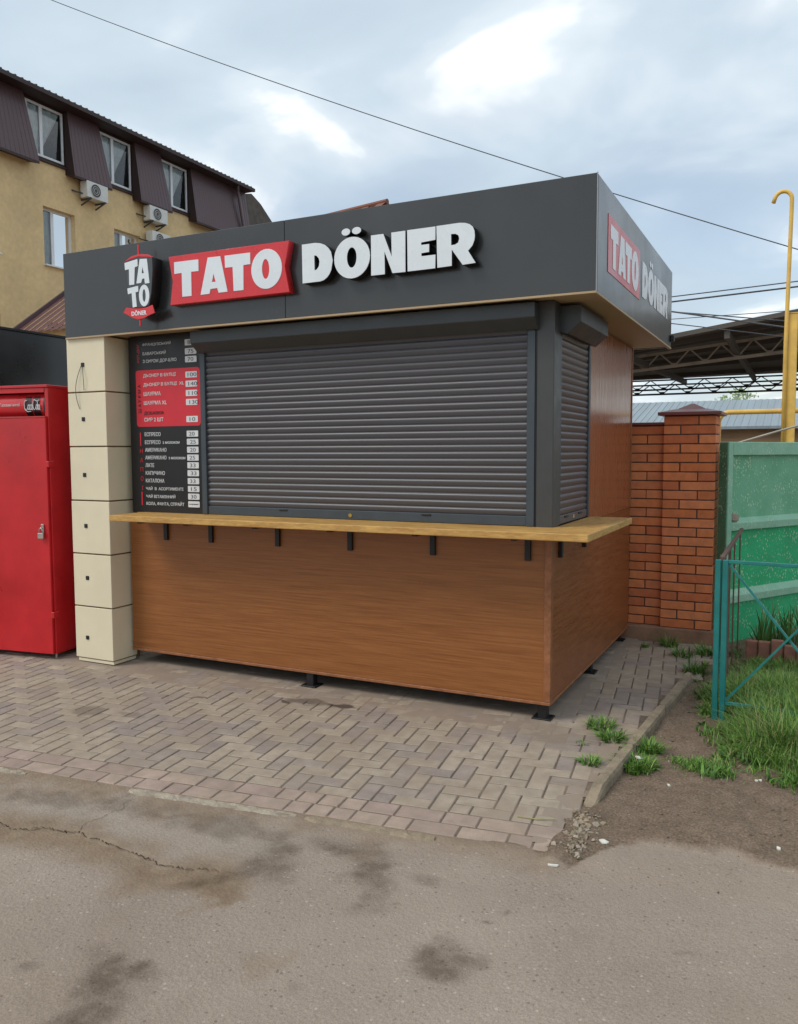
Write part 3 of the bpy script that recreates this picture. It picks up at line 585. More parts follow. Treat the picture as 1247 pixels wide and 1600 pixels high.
for k in range(26): inst(sm2, 'slat', SS, (-.006, .475, 1.135 + (k + .5) * sh), (0, random.gauss(0, .005), 0))
MB().box(-.012, .006, .15, .80, 1.0858, 1.1345).build('bottom_bar', 'slat_side', SS, bevel=.003)
for y in (.30, .62): MB().box(.005, .012, y - .04, y + .04, 1.118, 1.128).build('latch', 'black_metal', SS, bevel=.002)
MB().box(.005, .012, .45, .475, 1.10, 1.125).build('lock', 'chrome', SS, bevel=.002)
MB().box(-W_ + .05, -2.36, .0, .044, 2.10, ZS).build('upper_surround', 'steel_dark', K)
MB().box(-.036, .002, .1, .845, 2.15, ZS).build('upper_surround', 'steel_dark', K)
# counter shelf
ct = MB().box(-2.925, .2825, -.33, -.0005, 1.0455, 1.0845).build('counter_shelf', 'counter_top', K, bevel=.004, seg=2); tag(ct, 'yellow pine counter shelf with worn front edge')
MB().box(.018, .2822, .0005, .83, 1.0453, 1.0843).build('counter_shelf', 'counter_side', K, bevel=.004, seg=2)
MB().box(-2.99, .016, .0005, .046, 1.0452, 1.0835).build('shelf_batten', 'counter_top', K)
MB().box(.13, .262, -.345, -.331, 1.049, 1.081).build('edge_splinter', 'counter_top', ct, bevel=.003) if False else None
for x in (-2.72, -2.33, -1.79, -1.255, -.70, -.125):
    br = MB().box(x - .016, x + .016, -.022, -.0005, .895, 1.044).build('shelf_bracket', 'black_metal', K, bevel=.002)
    MB().box(x - .014, x + .014, -.27, -.0225, 1.030, 1.0448).build('bracket_arm', 'black_metal', br, bevel=.001)
for y in (.16, .72):
    br = MB().box(.0045, .026, y - .016, y + .016, .90, 1.044).build('shelf_bracket', 'black_metal', K, bevel=.002)
    MB().box(.0265, .22, y - .014, y + .014, 1.030, 1.0446).build('bracket_arm', 'black_metal', br, bevel=.001)
# cream cladding column at the end of the fascia: six cassette blocks, dark joints, mounting plates and loose wires
zj = [.030, .408, .786, 1.164, 1.543, 1.921, 2.2995]
MB().box(-3.43, -3.095, -.158, .10, .012, 2.2995).build('column_core', 'cream_groove', K)
PL = [(-3.325, .183), (-3.308, .614), (-3.307, .985), (-3.304, 1.345), (-3.299, 1.735), (-3.290, 2.111)]
for k in range(6):
    t = (random.uniform(-.002, .002), random.uniform(-.002, .002))
    bk = MB().box(-3.442 + t[0], -3.083 + t[1], -.172, .06, zj[k] + .005, zj[k + 1] - .005).build('column_block', 'cream', K, bevel=.003, seg=2)
    px, pz = PL[k]; pl = MB().box(px - .014, px + .014, -.178, -.1705, pz - .014, pz + .014).build('mounting_plate', 'black_metal', bk, bevel=.002)
for dx_, l, bend in ((0.0, .17, .02), (-.012, .30, -.045)):
    MB().tube([(-3.29 + dx_ + bend * math.sin(s * 2.6), -.176 - .014 * math.sin(s * 3), 2.105 - l * s) for s in np.linspace(0, 1, 14)], .0022, 6).build('loose_wire', 'cable', bk)
MB().box(-3.425, -3.088, -.165, .05, .008, .0275).build('column_foot', 'cream', K)

# --- signs on the fascia
SG = {'D': [[(-1.426, 2.703), (-1.333, 2.703), (-1.300, 2.697), (-1.271, 2.685), (-1.246, 2.664), (-1.230, 2.641), (-1.219, 2.593), (-1.229, 2.541), (-1.242, 2.517), (-1.258, 2.500), (-1.280, 2.487), (-1.305, 2.482), (-1.424, 2.481)], [(-1.342, 2.633), (-1.326, 2.629), (-1.312, 2.613), (-1.307, 2.593), (-1.312, 2.568), (-1.326, 2.552), (-1.342, 2.548)]],
      'O': [ell(-1.093, 2.594, .116, .115), ell(-1.094, 2.595, .031, .056)], 'dot1': [ell(-1.131, 2.740, .028, .0195)], 'dot2': [ell(-1.062, 2.740, .029, .0195)],
      'N': [[(-.970, 2.702), (-.893, 2.702), (-.841, 2.570), (-.843, 2.703), (-.758, 2.703), (-.757, 2.482), (-.837, 2.483), (-.886, 2.606), (-.884, 2.482), (-.970, 2.482)]],
      'E': [[(-.746, 2.704), (-.578, 2.704), (-.578, 2.634), (-.662, 2.629), (-.662, 2.616), (-.615, 2.616), (-.615, 2.574), (-.661, 2.572), (-.661, 2.556), (-.578, 2.556), (-.579, 2.484), (-.744, 2.483)]],
      'R': [[(-.572, 2.705), (-.440, 2.706), (-.405, 2.701), (-.382, 2.692), (-.364, 2.677), (-.355, 2.656), (-.352, 2.629), (-.355, 2.606), (-.366, 2.580), (-.390, 2.556), (-.347, 2.489), (-.421, 2.486), (-.483, 2.572), (-.483, 2.487), (-.567, 2.485)], [(-.487, 2.653), (-.464, 2.652), (-.446, 2.643), (-.440, 2.625), (-.446, 2.605), (-.463, 2.596), (-.487, 2.595)]]}
ST = {'T1': [[(-2.389, 2.703), (-2.195, 2.701), (-2.193, 2.629), (-2.252, 2.630), (-2.252, 2.481), (-2.328, 2.482), (-2.329, 2.630), (-2.389, 2.629)]],
      'A': [[(-2.120, 2.704), (-2.024, 2.702), (-1.971, 2.483), (-2.041, 2.482), (-2.051, 2.512), (-2.103, 2.510), (-2.110, 2.482), (-2.182, 2.481)], [(-2.077, 2.600), (-2.092, 2.552), (-2.062, 2.551)]],
      'T2': [[(-1.990, 2.701), (-1.799, 2.700), (-1.798, 2.631), (-1.849, 2.630), (-1.851, 2.482), (-1.926, 2.482), (-1.931, 2.627), (-1.988, 2.628)]],
      'O': [ell(-1.681, 2.591, .111, .117), ell(-1.687, 2.591, .026, .058)]}
BD = [[(-2.436, 2.742), (-1.521, 2.740), (-1.552, 2.594), (-1.520, 2.442), (-2.430, 2.438), (-2.406, 2.586)]]
bd = shape('sign_board', BD, .055, 'sign_red', K, front=-.243, bev=.002); tag(bd, 'red ribbon-shaped board with white letters')
MB().box(-2.3, -2.2, -.19, -.184, 2.5, 2.7).box(-1.8, -1.7, -.19, -.184, 2.5, 2.7).build('standoff', 'black_metal', bd)
for k, s in ST.items(): shape('letter', s, .004, 'white_letter', bd, front=-.246, bev=.0008)
for k, s in SG.items():
    l = shape('letter', s, .0625, 'black', K, front=-.248, bev=.001)
    shape('letter_face', s, .003, 'white_letter', l, front=-.2505, bev=.0004)
# round-topped spit emblem
LG = shape('emblem', [smoothpoly([(-2.780, 2.738), (-2.724, 2.765), (-2.656, 2.771), (-2.576, 2.759), (-2.534, 2.741), (-2.567, 2.450), (-2.620, 2.434), (-2.682, 2.434), (-2.750, 2.450)], 1)], .082, 'black', K, front=-.268); tag(LG, 'spit-shaped dark emblem with white letters and red band')
shape('emblem_face', [smoothpoly([(-2.776, 2.736), (-2.724, 2.761), (-2.656, 2.767), (-2.576, 2.755), (-2.538, 2.739), (-2.570, 2.454), (-2.620, 2.438), (-2.682, 2.438), (-2.747, 2.453)], 1)], .002, 'logo_grey', LG, front=-.2695, bev=0)
shape('emblem_cap', [[(-2.787, 2.738), (-2.724, 2.769), (-2.656, 2.777), (-2.576, 2.766), (-2.528, 2.742), (-2.583, 2.751), (-2.663, 2.761), (-2.725, 2.752)]], .004, 'sign_red', LG, front=-.272)
shape('emblem_band', [[(-2.802, 2.413), (-2.775, 2.447), (-2.72, 2.436), (-2.654, 2.432), (-2.60, 2.435), (-2.553, 2.446), (-2.532, 2.394), (-2.572, 2.385), (-2.62, 2.368), (-2.670, 2.362), (-2.72, 2.374), (-2.765, 2.398)]], .006, 'sign_red', LG, front=-.274)
for z0, z1 in ((2.765, 2.828), (2.331, 2.366)): MB().box(-2.669, -2.660, -.268, -.26, z0 - .01, z1 + .01).build('skewer', 'sign_red', LG)
for s in ([[(-2.781, 2.733), (-2.670, 2.747), (-2.668, 2.702), (-2.693, 2.697), (-2.701, 2.588), (-2.745, 2.587), (-2.744, 2.689), (-2.778, 2.687)]], [[(-2.650, 2.745), (-2.590, 2.741), (-2.571, 2.586), (-2.611, 2.585), (-2.614, 2.619), (-2.632, 2.617), (-2.642, 2.593), (-2.683, 2.592)], [(-2.629, 2.693), (-2.637, 2.653), (-2.617, 2.653)]],
          [[(-2.762, 2.568), (-2.670, 2.577), (-2.668, 2.540), (-2.692, 2.537), (-2.684, 2.445), (-2.720, 2.442), (-2.726, 2.535), (-2.758, 2.530)]], [ell(-2.620, 2.511, .044, .069), ell(-2.620, 2.511, .013, .040)]):
    shape('letter', s, .004, 'white_letter', LG, front=-.2725, bev=.0008)
text('DÖNER', -2.728, 2.388, .128, .034, 'white_letter', LG, -.2755, .03)
# flat vinyl lettering on the side fascia
def sidemap(s): return [[(x + 2.436 + .075, z) for x, z in q] for q in s]
sbd = shape('side_sign', [[(.07, 2.745), (.995, 2.745), (.995, 2.445), (.07, 2.445)]], .002, 'sticker_red', K, 'x', FX + .0025, 0)
for k, s in ST.items(): shape('letter', sidemap(s), .002, 'sticker_white', sbd, 'x', FX + .0045, 0)
for k, s in SG.items(): shape('letter', sidemap(s), .002, 'sticker_white', K, 'x', FX + .0025, 0)

# --- menu board
MN = MB().box(-3.02, -2.387, -.012, -.0005, 1.0855, 2.2985).build('menu_board', 'menu_black', K); tag(MN, 'black menu board with red middle field and white price cards')
shape('red_field', [rrect(-2.958, -2.394, 1.679, 2.068, .022)], .001, 'menu_red', MN, front=-.0135, bev=0)
rows = [('ФРАНЦУЗСЬКИЙ', 2.228, .253), ('БАВАРСЬКИЙ', 2.169, .208), ('З СИРОМ ДОР-БЛЮ', 2.112, .299), ('ДЬОНЕР В БУЛЦІ', 2.014, .290), ('ДЬОНЕР В БУЛЦІ  XL', 1.952, .360), ('ШАУРМА', 1.891, .153), ('ШАУРМА XL', 1.829, .204), ('СИР 2 ШТ', 1.714, .172),
        ('ЕСПРЕСО', 1.613, .143), ('ЕСПРЕСО', 1.558, .140), ('АМЕРИКАНО', 1.505, .192), ('АМЕРИКАНО', 1.452, .190), ('ЛАТЕ', 1.399, .078), ('КАПУЧИНО', 1.345, .173), ('КАТАЛОНА', 1.292, .167), ('ЧАЙ  В  АСОРТИМЕНТІ', 1.239, .333), ('ЧАЙ ВІТАМІННИЙ', 1.185, .262), ('КОЛА, ФАНТА, СПРАЙТ', 1.131, .338)]
for s, z, wd in rows: text(s, -2.888, z, wd, .027 if ',' not in s else .032, 'menu_white', MN, -.0155, .008)
text('з молоком', -2.728, 1.559, .150, .017, 'menu_white', MN, -.0155, .006); text('з молоком', -2.678, 1.453, .146, .017, 'menu_white', MN, -.0155, .006)
text('ДОБАВКИ:', -2.888, 1.757, .178, .027, 'menu_black', MN, -.0155, .008)
cards = [(2.235, '80'), (2.176, '75'), (2.123, '70'), (2.021, '100'), (1.960, '140'), (1.898, '110'), (1.838, '130'), (1.724, '10'), (1.626, '20'), (1.572, '25'), (1.518, '20'), (1.465, '25'), (1.413, '33'), (1.360, '33'), (1.306, '33'), (1.253, '15'), (1.201, '30'), (1.149, '')]
for z, s in cards:
    c = shape('price_card', [rrect(-2.515, -2.417, z - .0205, z + .0205, .005, 3)], .001, 'menu_white', MN, front=-.0155, bev=0)
    if s: text(s, -2.49 + random.uniform(-.006, .006), z - .013, .026 * len(s) - .004, .025, 'ink', c, -.0168, -.004)
    else: text('в асортименті', -2.507, z - .006, .08, .012, 'ink', c, -.0168, 0)
for s, z in zip('НАПОЇ', (1.510, 1.446, 1.382, 1.318, 1.254)): text(s, -2.934 + (.008 if s == 'Ї' else 0), z - .014, .024 if s != 'Ї' else .012, .030, 'menu_red', MN, -.0155, .0)
for z0, z1 in ((1.546, 1.639), (1.132, 1.226)): MB().box(-2.932, -2.922, -.0155, -.0125, z0, z1).build('red_bar', 'menu_red', MN)
def vtext(txt, x, z0, length, h, m):
    me = text_mesh(txt, 0, 0, length, h, .01); co = np.empty(len(me.vertices) * 3); me.vertices.foreach_get('co', co); co = co.reshape(-1, 3); co = np.stack([x - co[:, 1], co[:, 0] + z0, co[:, 2]], 1); me.vertices.foreach_set('co', co.ravel())
    face_map(me, 'y', -.0155); me.materials.append(MATS[m]); place('lettering', me, MN)
vtext('Ш А У Р М А', -2.915, 1.775, .195, .026, 'menu_black'); vtext('ХОТ-ДОГ', -2.915, 2.118, .13, .024, 'sticker_red')

# ================================================================ RED CABINET
CB = root('fridge_cabinet', (-3.605, -.205, 0), 'tall red steel cabinet locked round a drinks fridge beside cream column', 'cabinet', rz=R(8))
kw = dict(parent=CB, local=True)
CW, CDp, CZ = .86, .70, 1.965
MB().box(-CW, -CW + .03, 0, CDp, .04, CZ - .001).build('side_wall', 'cabinet_red', bevel=.002, **kw)
MB().box(-.03, 0, 0, CDp, .04, CZ - .001).build('side_wall', 'cabinet_red', bevel=.002, **kw)
MB().box(-CW, 0, CDp - .02, CDp + .01, .04, CZ).build('back_wall', 'cabinet_red', bevel=.002, **kw)
MB().box(-CW - .004, .004, -.012, CDp, CZ, CZ + .02).build('top_panel', 'cabinet_red', bevel=.003, **kw)
MB().box(-CW + .031, -.031, .01, CDp - .03, .04, .06).build('floor_panel', 'cabinet_red', **kw)
MB().box(-CW + .031, -.031, -.004, .024, CZ - .035, CZ - .001).build('top_lip', 'cabinet_red', bevel=.002, **kw)
door = MB().box(-CW + .002, -.012, -.022, -.002, .042, 1.752).build('door', 'cabinet_red', bevel=.003, **kw)
MB().box(-CW + .004, -.014, -.024, -.004, 1.7525, 1.762).build('door_edge', 'cabinet_red_worn', door, local=True)
for z in (1.42, .33):
    MB().box(-.012, .012, -.030, .03, z - .022, z + .022).build('hinge', 'cabinet_red', CB, bevel=.003, local=True)
MB().box(-.075, -.05, -.034, -.0225, .925, .99).build('hasp', 'chrome', door, bevel=.003, local=True)
pk = MB().box(-.088, -.042, -.054, -.0345, .885, .928).build('padlock', 'chrome', door, bevel=.005, seg=2, local=True)
MB().tube([(-.065 + .014 * math.cos(a), -.044, .928 + .034 * math.sin(a) ** .6 if math.sin(a) > 0 else .928) for a in np.linspace(0, math.pi, 12)], .0045, 8).build('shackle', 'chrome', pk, smooth=True, local=True)
for x, y in ((-.02, .02), (-CW + .02, .02), (-.02, CDp - .03), (-CW + .02, CDp - .03)):
    MB().tube([(x, y, -.004), (x, y, .045)], .008, 8).build('foot', 'chrome', CB, local=True)
# fridge header behind the opening (curved lit sign)
hz0, hz1 = 1.765, 1.925
hd = MB()
prof = [(.05 - .032 * math.sin(math.pi * t) ** .8, hz0 + (hz1 - hz0) * t) for t in np.linspace(0, 1, 9)]
def curved(x0, x1, lift, a=0, b=8):
    m_ = MB(); p = [(y - lift, z) for y, z in prof[a:b + 1]]; n = len(p)
    m_.v = [(x0, y, z) for y, z in p] + [(x1, y, z) for y, z in p]
    for k in range(n - 1): m_.f.append((k, k + 1, n + k + 1, n + k)); m_.m.append(0)
    return m_
fh = MB().box(-CW + .032, -.032, .051, .5, .07, CZ - .05).build('fridge_body', 'plastic_grey', CB, local=True)
sgn = curved(-CW + .032, -.062, 0).build('header_sign', 'sign_red', fh, smooth=True, local=True)
curved(-.062, -.032, 0).build('header_end', 'plastic_grey', fh, smooth=True, local=True)
for x0, x1 in ((-.222, -.165), (-.155, -.090)): curved(x0, x1, .0015, 0, 7).build('bottle_picture', 'bottle', sgn, smooth=True, local=True)
shape('white_disc', [ell(-.545, 1.845, .055, .055)], .002, 'menu_white', sgn, front=.012, bev=0, local=True)
text('Газовані напої', -.445, 1.838, .18, .022, 'menu_white', sgn, .0155, .0, local=True)
def script(pts, r=.0035):
    p = []
    for i in range(len(pts) - 1):
        for s in np.linspace(0, 1, 5)[:-1 if i < len(pts) - 2 else 5]: p.append((pts[i][0] * (1 - s) + pts[i + 1][0] * s, .0125, pts[i][1] * (1 - s) + pts[i + 1][1] * s))
    return p
sc = MB(); X0, Z0 = -.372, 1.808; SXY = lambda x: -.222 + (x + .372) * .60
def arc(cx, cz, rx, rz, a0, a1, n=12): return [(cx + rx * math.cos(R(a)), cz + rz * math.sin(R(a))) for a in np.linspace(a0, a1, n)]
for pts in (arc(X0 + .026, Z0 + .035, .024, .036, 60, 330), arc(X0 + .062, Z0 + .020, .011, .018, 0, 360), arc(X0 + .087, Z0 + .020, .011, .018, 50, 320), arc(X0 + .108, Z0 + .020, .010, .018, 0, 360), [(X0 + .119, Z0 + .038), (X0 + .119, Z0 + .004), (X0 + .126, Z0)],
            [(X0 + .008, Z0 + .008), (X0 + .05, Z0 - .012), (X0 + .10, Z0 - .008)], arc(X0 + .150, Z0 + .038, .022, .036, 60, 330), arc(X0 + .183, Z0 + .020, .010, .018, 0, 360), [(X0 + .196, Z0 + .066), (X0 + .201, Z0 + .004), (X0 + .207, Z0)], arc(X0 + .217, Z0 + .020, .009, .018, 0, 360), [(X0 + .227, Z0 + .038), (X0 + .228, Z0 + .003), (X0 + .236, Z0)], [(X0 + .15, Z0 + .074), (X0 + .19, Z0 + .062), (X0 + .225, Z0 + .072)]):
    sc.tube([(SXY(x), .0125, z) for x, z in pts], .0030, 5)
sc.build('lettering', 'menu_white', sgn, local=True)

# ================================================================ NEIGHBOURING KIOSK (only its dark fascia shows)
NK = root('market_stall', (-6.2, 1.6, 0), 'low charcoal stall with flat roof behind the red cabinet', 'kiosk')
MB().box(-7.6, -5.06, .45, 2.7, 0, 2.05).build('wall', 'steel_dark', NK)
MB().box(-7.7, -5.0, .3, 2.85, 2.0505, 2.565).build('fascia', 'fascia', NK, bevel=.004)
MB().box(-7.72, -4.985, .285, 2.865, 2.5655, 2.585).build('roof_edge', 'black_metal', NK)

# ================================================================ BRICK WALL, PILLAR
t = gm.node_tree; t.nodes.clear(); gl = nd(t, 'ShaderNodeBsdfGlossy'); gl.inputs['Roughness'].default_value = .02; tr = nd(t, 'ShaderNodeBsdfTransparent'); tr.inputs['Color'].default_value = (.92, .96, .96, 1)
lw = nd(t, 'ShaderNodeFresnel'); lw.inputs['IOR'].default_value = 1.9; mxs = nd(t, 'ShaderNodeMixShader'); t.links.new(lw.outputs[0], mxs.inputs[0]); t.links.new(tr.outputs[0], mxs.inputs[1]); t.links.new(gl.outputs[0], mxs.inputs[2]); oo = nd(t, 'ShaderNodeOutputMaterial'); t.links.new(mxs.outputs[0], oo.inputs[0])
BM = {}
def brick(parent, x0, x1, y0, y1, z0, z1):
    m = random.choice(['brick0', 'brick0', 'brick1', 'brick2', 'brick3', 'brick4']); key = (round(x1 - x0, 3), round(y1 - y0, 3), m); c = ((x0 + x1) / 2, (y0 + y1) / 2, (z0 + z1) / 2)
    rot = (random.gauss(0, .004), random.gauss(0, .004), random.gauss(0, .004)); c = (c[0] + random.gauss(0, .0012), c[1] + random.gauss(0, .0012), c[2])
    if key not in BM:
        o = MB().box(x0, x1, y0, y1, z0, z1).build('brick', m, parent, bevel=.003); BM[key] = o.data; o.rotation_euler = rot
    else: inst(BM[key], 'brick', parent, c, rot)
BP = root('brick_pillar', (.43, 2.49, 0), 'orange brick gate pillar with brown metal pyramid cap', 'pillar')
px0, px1, py0, py1, bh = .243, .625, 2.300, 2.682, .0722
MB().box(px0 + .007, px1 - .007, py0 + .007, py1 - .007, .09, 1.77).build('mortar_core', 'mortar', BP)
for k in range(23):
    z0 = .112 + k * bh; z1 = z0 + bh - .009; A, B = .252, .120
    if k % 2 == 0:
        brick(BP, px0, px0 + A, py0, py0 + B, z0, z1); brick(BP, px1 - B, px1, py0, py0 + A, z0, z1); brick(BP, px1 - A, px1, py1 - B, py1, z0, z1); brick(BP, px0, px0 + B, py1 - A, py1, z0, z1)
    else:
        brick(BP, px1 - A, px1, py0, py0 + B, z0, z1); brick(BP, px0, px0 + B, py0, py0 + A, z0, z1); brick(BP, px0, px0 + A, py1 - B, py1, z0, z1); brick(BP, px1 - B, px1, py1 - A, py1, z0, z1)
cx, cy = (px0 + px1) / 2, (py0 + py1) / 2; c = .232
cp = MB().box(cx - c, cx + c, cy - c, cy + c, 1.772, 1.797).build('pillar_cap', 'cap_brown', BP, bevel=.003)
MB().hull([(cx - .16, cy - .16, 1.797), (cx + .16, cy - .16, 1.797), (cx + .16, cy + .16, 1.797), (cx - .16, cy + .16, 1.797)], [(cx - .012, cy - .012, 1.868), (cx + .012, cy - .012, 1.868), (cx + .012, cy + .012, 1.868), (cx - .012, cy + .012, 1.868)]).build('cap_pyramid', 'cap_brown', cp)
MB().hull([(cx - c + .01, cy - c + .01, 1.7972), (cx + c - .01, cy - c + .01, 1.7972), (cx + c - .01, cy + c - .01, 1.7972), (cx - c + .01, cy + c - .01, 1.7972)], [(cx - .12, cy - .12, 1.822), (cx + .12, cy - .12, 1.822), (cx + .12, cy + .12, 1.822), (cx - .12, cy + .12, 1.822)]).build('cap_skirt', 'cap_brown', cp)
BW = root('brick_wall', (-.35, 2.41, 0), 'orange brick wall running behind the kiosk to the capped pillar', 'wall')
MB().box(-1.15, px0 + .003, 2.352, 2.46, .09, 1.70).build('mortar_core', 'mortar', BW)
for k in range(22):
    z0 = .112 + k * bh; z1 = z0 + bh - .009; x = px0 - .002 - (.0 if k % 2 else .13)
    if k % 2 == 0: brick(BW, x + .006, px0 - .004, 2.345, 2.467, z0, z1)
    while x > -1.1:
        brick(BW, x - .252, x - .002, 2.345, 2.467, z0, z1); x -= .26
MB().box(-1.15, px0 - .002, 2.325, 2.487, 1.7005, 1.722).build('wall_cap', 'cap_brown', BW, bevel=.004)
PLN = MB().box(-1.2, .69, 2.275, 2.75, -.05, .108).build('plinth', 'plinth', None, bevel=.012, seg=2); tag(PLN, 'low reddish concrete plinth under the brick wall and pillar', 'plinth')

# ================================================================ GREEN CONCRETE FENCE
fd = Vector((.52, .854, 0)).normalized(); fn = Vector((fd.y, -fd.x, 0)); FO = Vector((.722, 2.30, 0))
GF = root('concrete_fence', FO, 'green painted concrete fence panel with recessed fields next to brick pillar', 'fence')
def fp(s, d, z): q = FO + fd * s + fn * d; return (q.x, q.y, z)
def fbox(s0, s1, d0, d1, z0, z1, name, m, par=GF, bev=.006):
    return MB().hull([fp(s0, d0, z0), fp(s1, d0, z0), fp(s1, d1, z0), fp(s0, d1, z0)], [fp(s0, d0, z1), fp(s1, d0, z1), fp(s1, d1, z1), fp(s0, d1, z1)]).build(name, m, par, bevel=bev, seg=2)
FL = 2.4
for z0, z1, m in ((.0, .33, 'green_low'), (.33, .885, 'green_low'), (.885, 1.50, 'green_top')): fbox(.03, FL - .03, -.072, -.040, z0 + .001, z1 - .001, 'recessed_field', m, bev=0)
fbox(.0, .055, -.080, 0, -.05, 1.565, 'end_post', 'green_frame'); fbox(-.012, -.0005, -.078, -.004, -.05, 1.56, 'end_face', 'green_edge')
fbox(FL - .06, FL, -.080, 0, -.05, 1.565, 'end_post', 'green_frame'); fbox(.0555, FL - .0605, -.080, -.0005, 1.462, 1.564, 'top_rail', 'green_frame')
for z0, z1 in ((.885, .985), (.322, .430)):
    pr = [(-.050, z0), (-.006, z0), (-.002, z0 + .055), (-.046, z1), (-.050, z1)]
    MB().hull([fp(.0555, d, z) for d, z in pr], [fp(FL - .0605, d, z) for d, z in pr]).build('cross_rail', 'green_frame', GF, bevel=.004)
MB().hull([fp(.05, .004, .96), fp(.13, .010, .95), fp(.14, .012, 1.01), fp(.06, .004, 1.03)], [fp(.06, -.03, .965), fp(.12, -.03, .96), fp(.12, -.03, 1.0), fp(.07, -.03, 1.02)]).build('broken_concrete', 'concrete_pale', GF, bevel=.01)
# ================================================================ TEAL GARDEN RAILING AND BROWN RAILING
TF = root('garden_railing', (.83, .39, 0), 'low teal metal railing with crossed bars standing in tall grass', 'railing')
def tp(s, z, d=0): return (.848 + s * .994, .39 - s * .11 + d, z)
for s in (-.020, .018): MB().bar(tp(s, -.03), tp(s, .905), .030).build('post', 'teal', TF, bevel=.003)
for s in (.66, 1.34): MB().bar(tp(s, -.03), tp(s, .905), .030).build('post', 'teal', TF, bevel=.003)
for a, b2 in ((.034, .644), (.676, 1.324)):
    MB().bar(tp(a, .897), tp(b2, .897), .022, .018).build('rail', 'teal', TF, bevel=.002); MB().bar(tp(a, .115), tp(b2, .115), .02, .018).build('rail', 'teal', TF, bevel=.002)
    MB().bar(tp(a, .885, .004), tp(b2, .13, .004), .011).build('cross_bar', 'teal', TF); MB().bar(tp(a, .13, -.008), tp(b2, .885, -.008), .011).build('cross_bar', 'teal', TF)
BR = root('side_railing', (.84, 1.4, 0), 'rusty brown railing running from the teal post to the green fence', 'railing')
MB().bar((.842, .44, .905), (.826, 2.30, .905), .022, .022).build('rail', 'rail_brown', BR, bevel=.002)
for y in (.70, 1.05, 1.5, 2.1): MB().bar((.842 - (y - .44) * .0086, y, -.04 + .02 * (y > 1)), (.842 - (y - .44) * .0086, y, .895), (.010 if y != 1.05 else .016)).build('baluster', 'rail_brown', BR)
# brick edged bed with iris leaves
BE = root('bed_edging', (1.1, 1.7, 0), 'row of upright reddish bricks edging the planted bed by the fence', 'edging')
for k in range(10):
    x = .90 + k * .082; y = 1.80 - k * .022; z = float(ground_z(np.array(x), np.array(y)))
    MB().box(x, x + .078, y, y + .05, z - .05, z + .165 + random.uniform(-.012, .008)).build('brick', 'bed_edge', BE, bevel=.006)

def blades(mb, x, y, z, h, n, spread, width, lean=.5, mi=(0,), seg=3):
    for _ in range(n):
        a = random.uniform(0, 2 * math.pi); r = spread * math.sqrt(random.random()); bx = x + r * math.cos(a); by = y + r * math.sin(a); hh = h * random.uniform(.55, 1.15); d = random.uniform(0, 2 * math.pi) if spread < .01 else a + random.gauss(0, .8)
        ln = lean * random.uniform(.2, 1.3); wd = width * random.uniform(.6, 1.2); px, py = -math.sin(d), math.cos(d); k = len(mb.v); m = random.choice(mi)
        tw = random.uniform(-.6, .6); qx, qy = math.cos(math.atan2(py, px) + tw), math.sin(math.atan2(py, px) + tw)
        for i in range(seg):
            t = i / seg; off = ln * hh * t * t; zz_ = z + hh * (t - .35 * ln * t * t); w2 = wd / 2 * (1 - t ** 2 * .75)
            mb.v += [(bx + math.cos(d) * off - qx * w2, by + math.sin(d) * off - qy * w2, zz_), (bx + math.cos(d) * off + qx * w2, by + math.sin(d) * off + qy * w2, zz_)]
        mb.v.append((bx + math.cos(d) * ln * hh, by + math.sin(d) * ln * hh, z + hh * (1 - .35 * ln)))
        for i in range(seg - 1): mb.f.append((k + 2 * i, k + 2 * i + 1, k + 2 * i + 3, k + 2 * i + 2)); mb.m.append(m)
        mb.f.append((k + 2 * seg - 2, k + 2 * seg - 1, k + 2 * seg)); mb.m.append(m)
def raw(mb, name, mats):
    me = bpy.data.meshes.new(name); me.from_pydata(mb.v, [], mb.f)
    for k in mats: me.materials.append(MATS[k])
    me.polygons.foreach_set('material_index', mb.m); me.update(); return me
for k, (x, y, h, n) in enumerate([(1.00, 2.02, .40, 26), (1.17, 1.98, .44, 30), (1.33, 1.93, .42, 30), (1.52, 1.9, .45, 26), (1.10, 2.22, .40, 22), (1.27, 2.25, .42, 24)]):
    m_ = MB(); blades(m_, x, y, .0, h, n, .05, .022, .35, (0, 0, 1), 4); o = place('iris_plant', raw(m_, 'iris_plant', ['iris', 'grass_c']))
    tag(o, 'clump of upright sword-shaped green leaves in the brick-edged bed', 'plant', 'leafy clumps in the brick-edged bed')
# grass
gr = MB(); GA = ['grass_a', 'grass_b', 'grass_c', 'straw']
P = RNG.random((90000, 2)) * np.array([1.75, 3.1]) + np.array([.52, -.78]); gx, gy = P[:, 0], P[:, 1]
nn = fbm(gx, gy, 6, 4); xl = np.interp(gy, [-.6, -.5, -.25, .11, .55, 1.22, 2.0], [.90, .85, .88, .80, .72, .61, .69]) + (nn - .5) * .16
yl = np.interp(gx, [.8, .9, 1.02, 1.13, 1.25, 2.2], [-.46, -.54, -.37, -.44, -.57, -.66]) + (nn - .5) * .14
depth_in = np.minimum(gx - xl, (gy - yl) * .8)
keep = (depth_in > 0) & (RNG.random(len(gx)) < np.clip(.25 + depth_in * 4, 0, 1)) & (RNG.random(len(gx)) < np.clip((nn - .22) * 4, .1, 1))
bare = np.hypot((gx - .87) / .10, (gy - .33) / .10) > 1; keep &= bare & ~((np.abs(gx - .80) < .14) & (gy > 1.0) & (RNG.random(len(gx)) < .9)) & ~((gx > .86) & (gy > 1.72))
gz = ground_z(gx, gy)
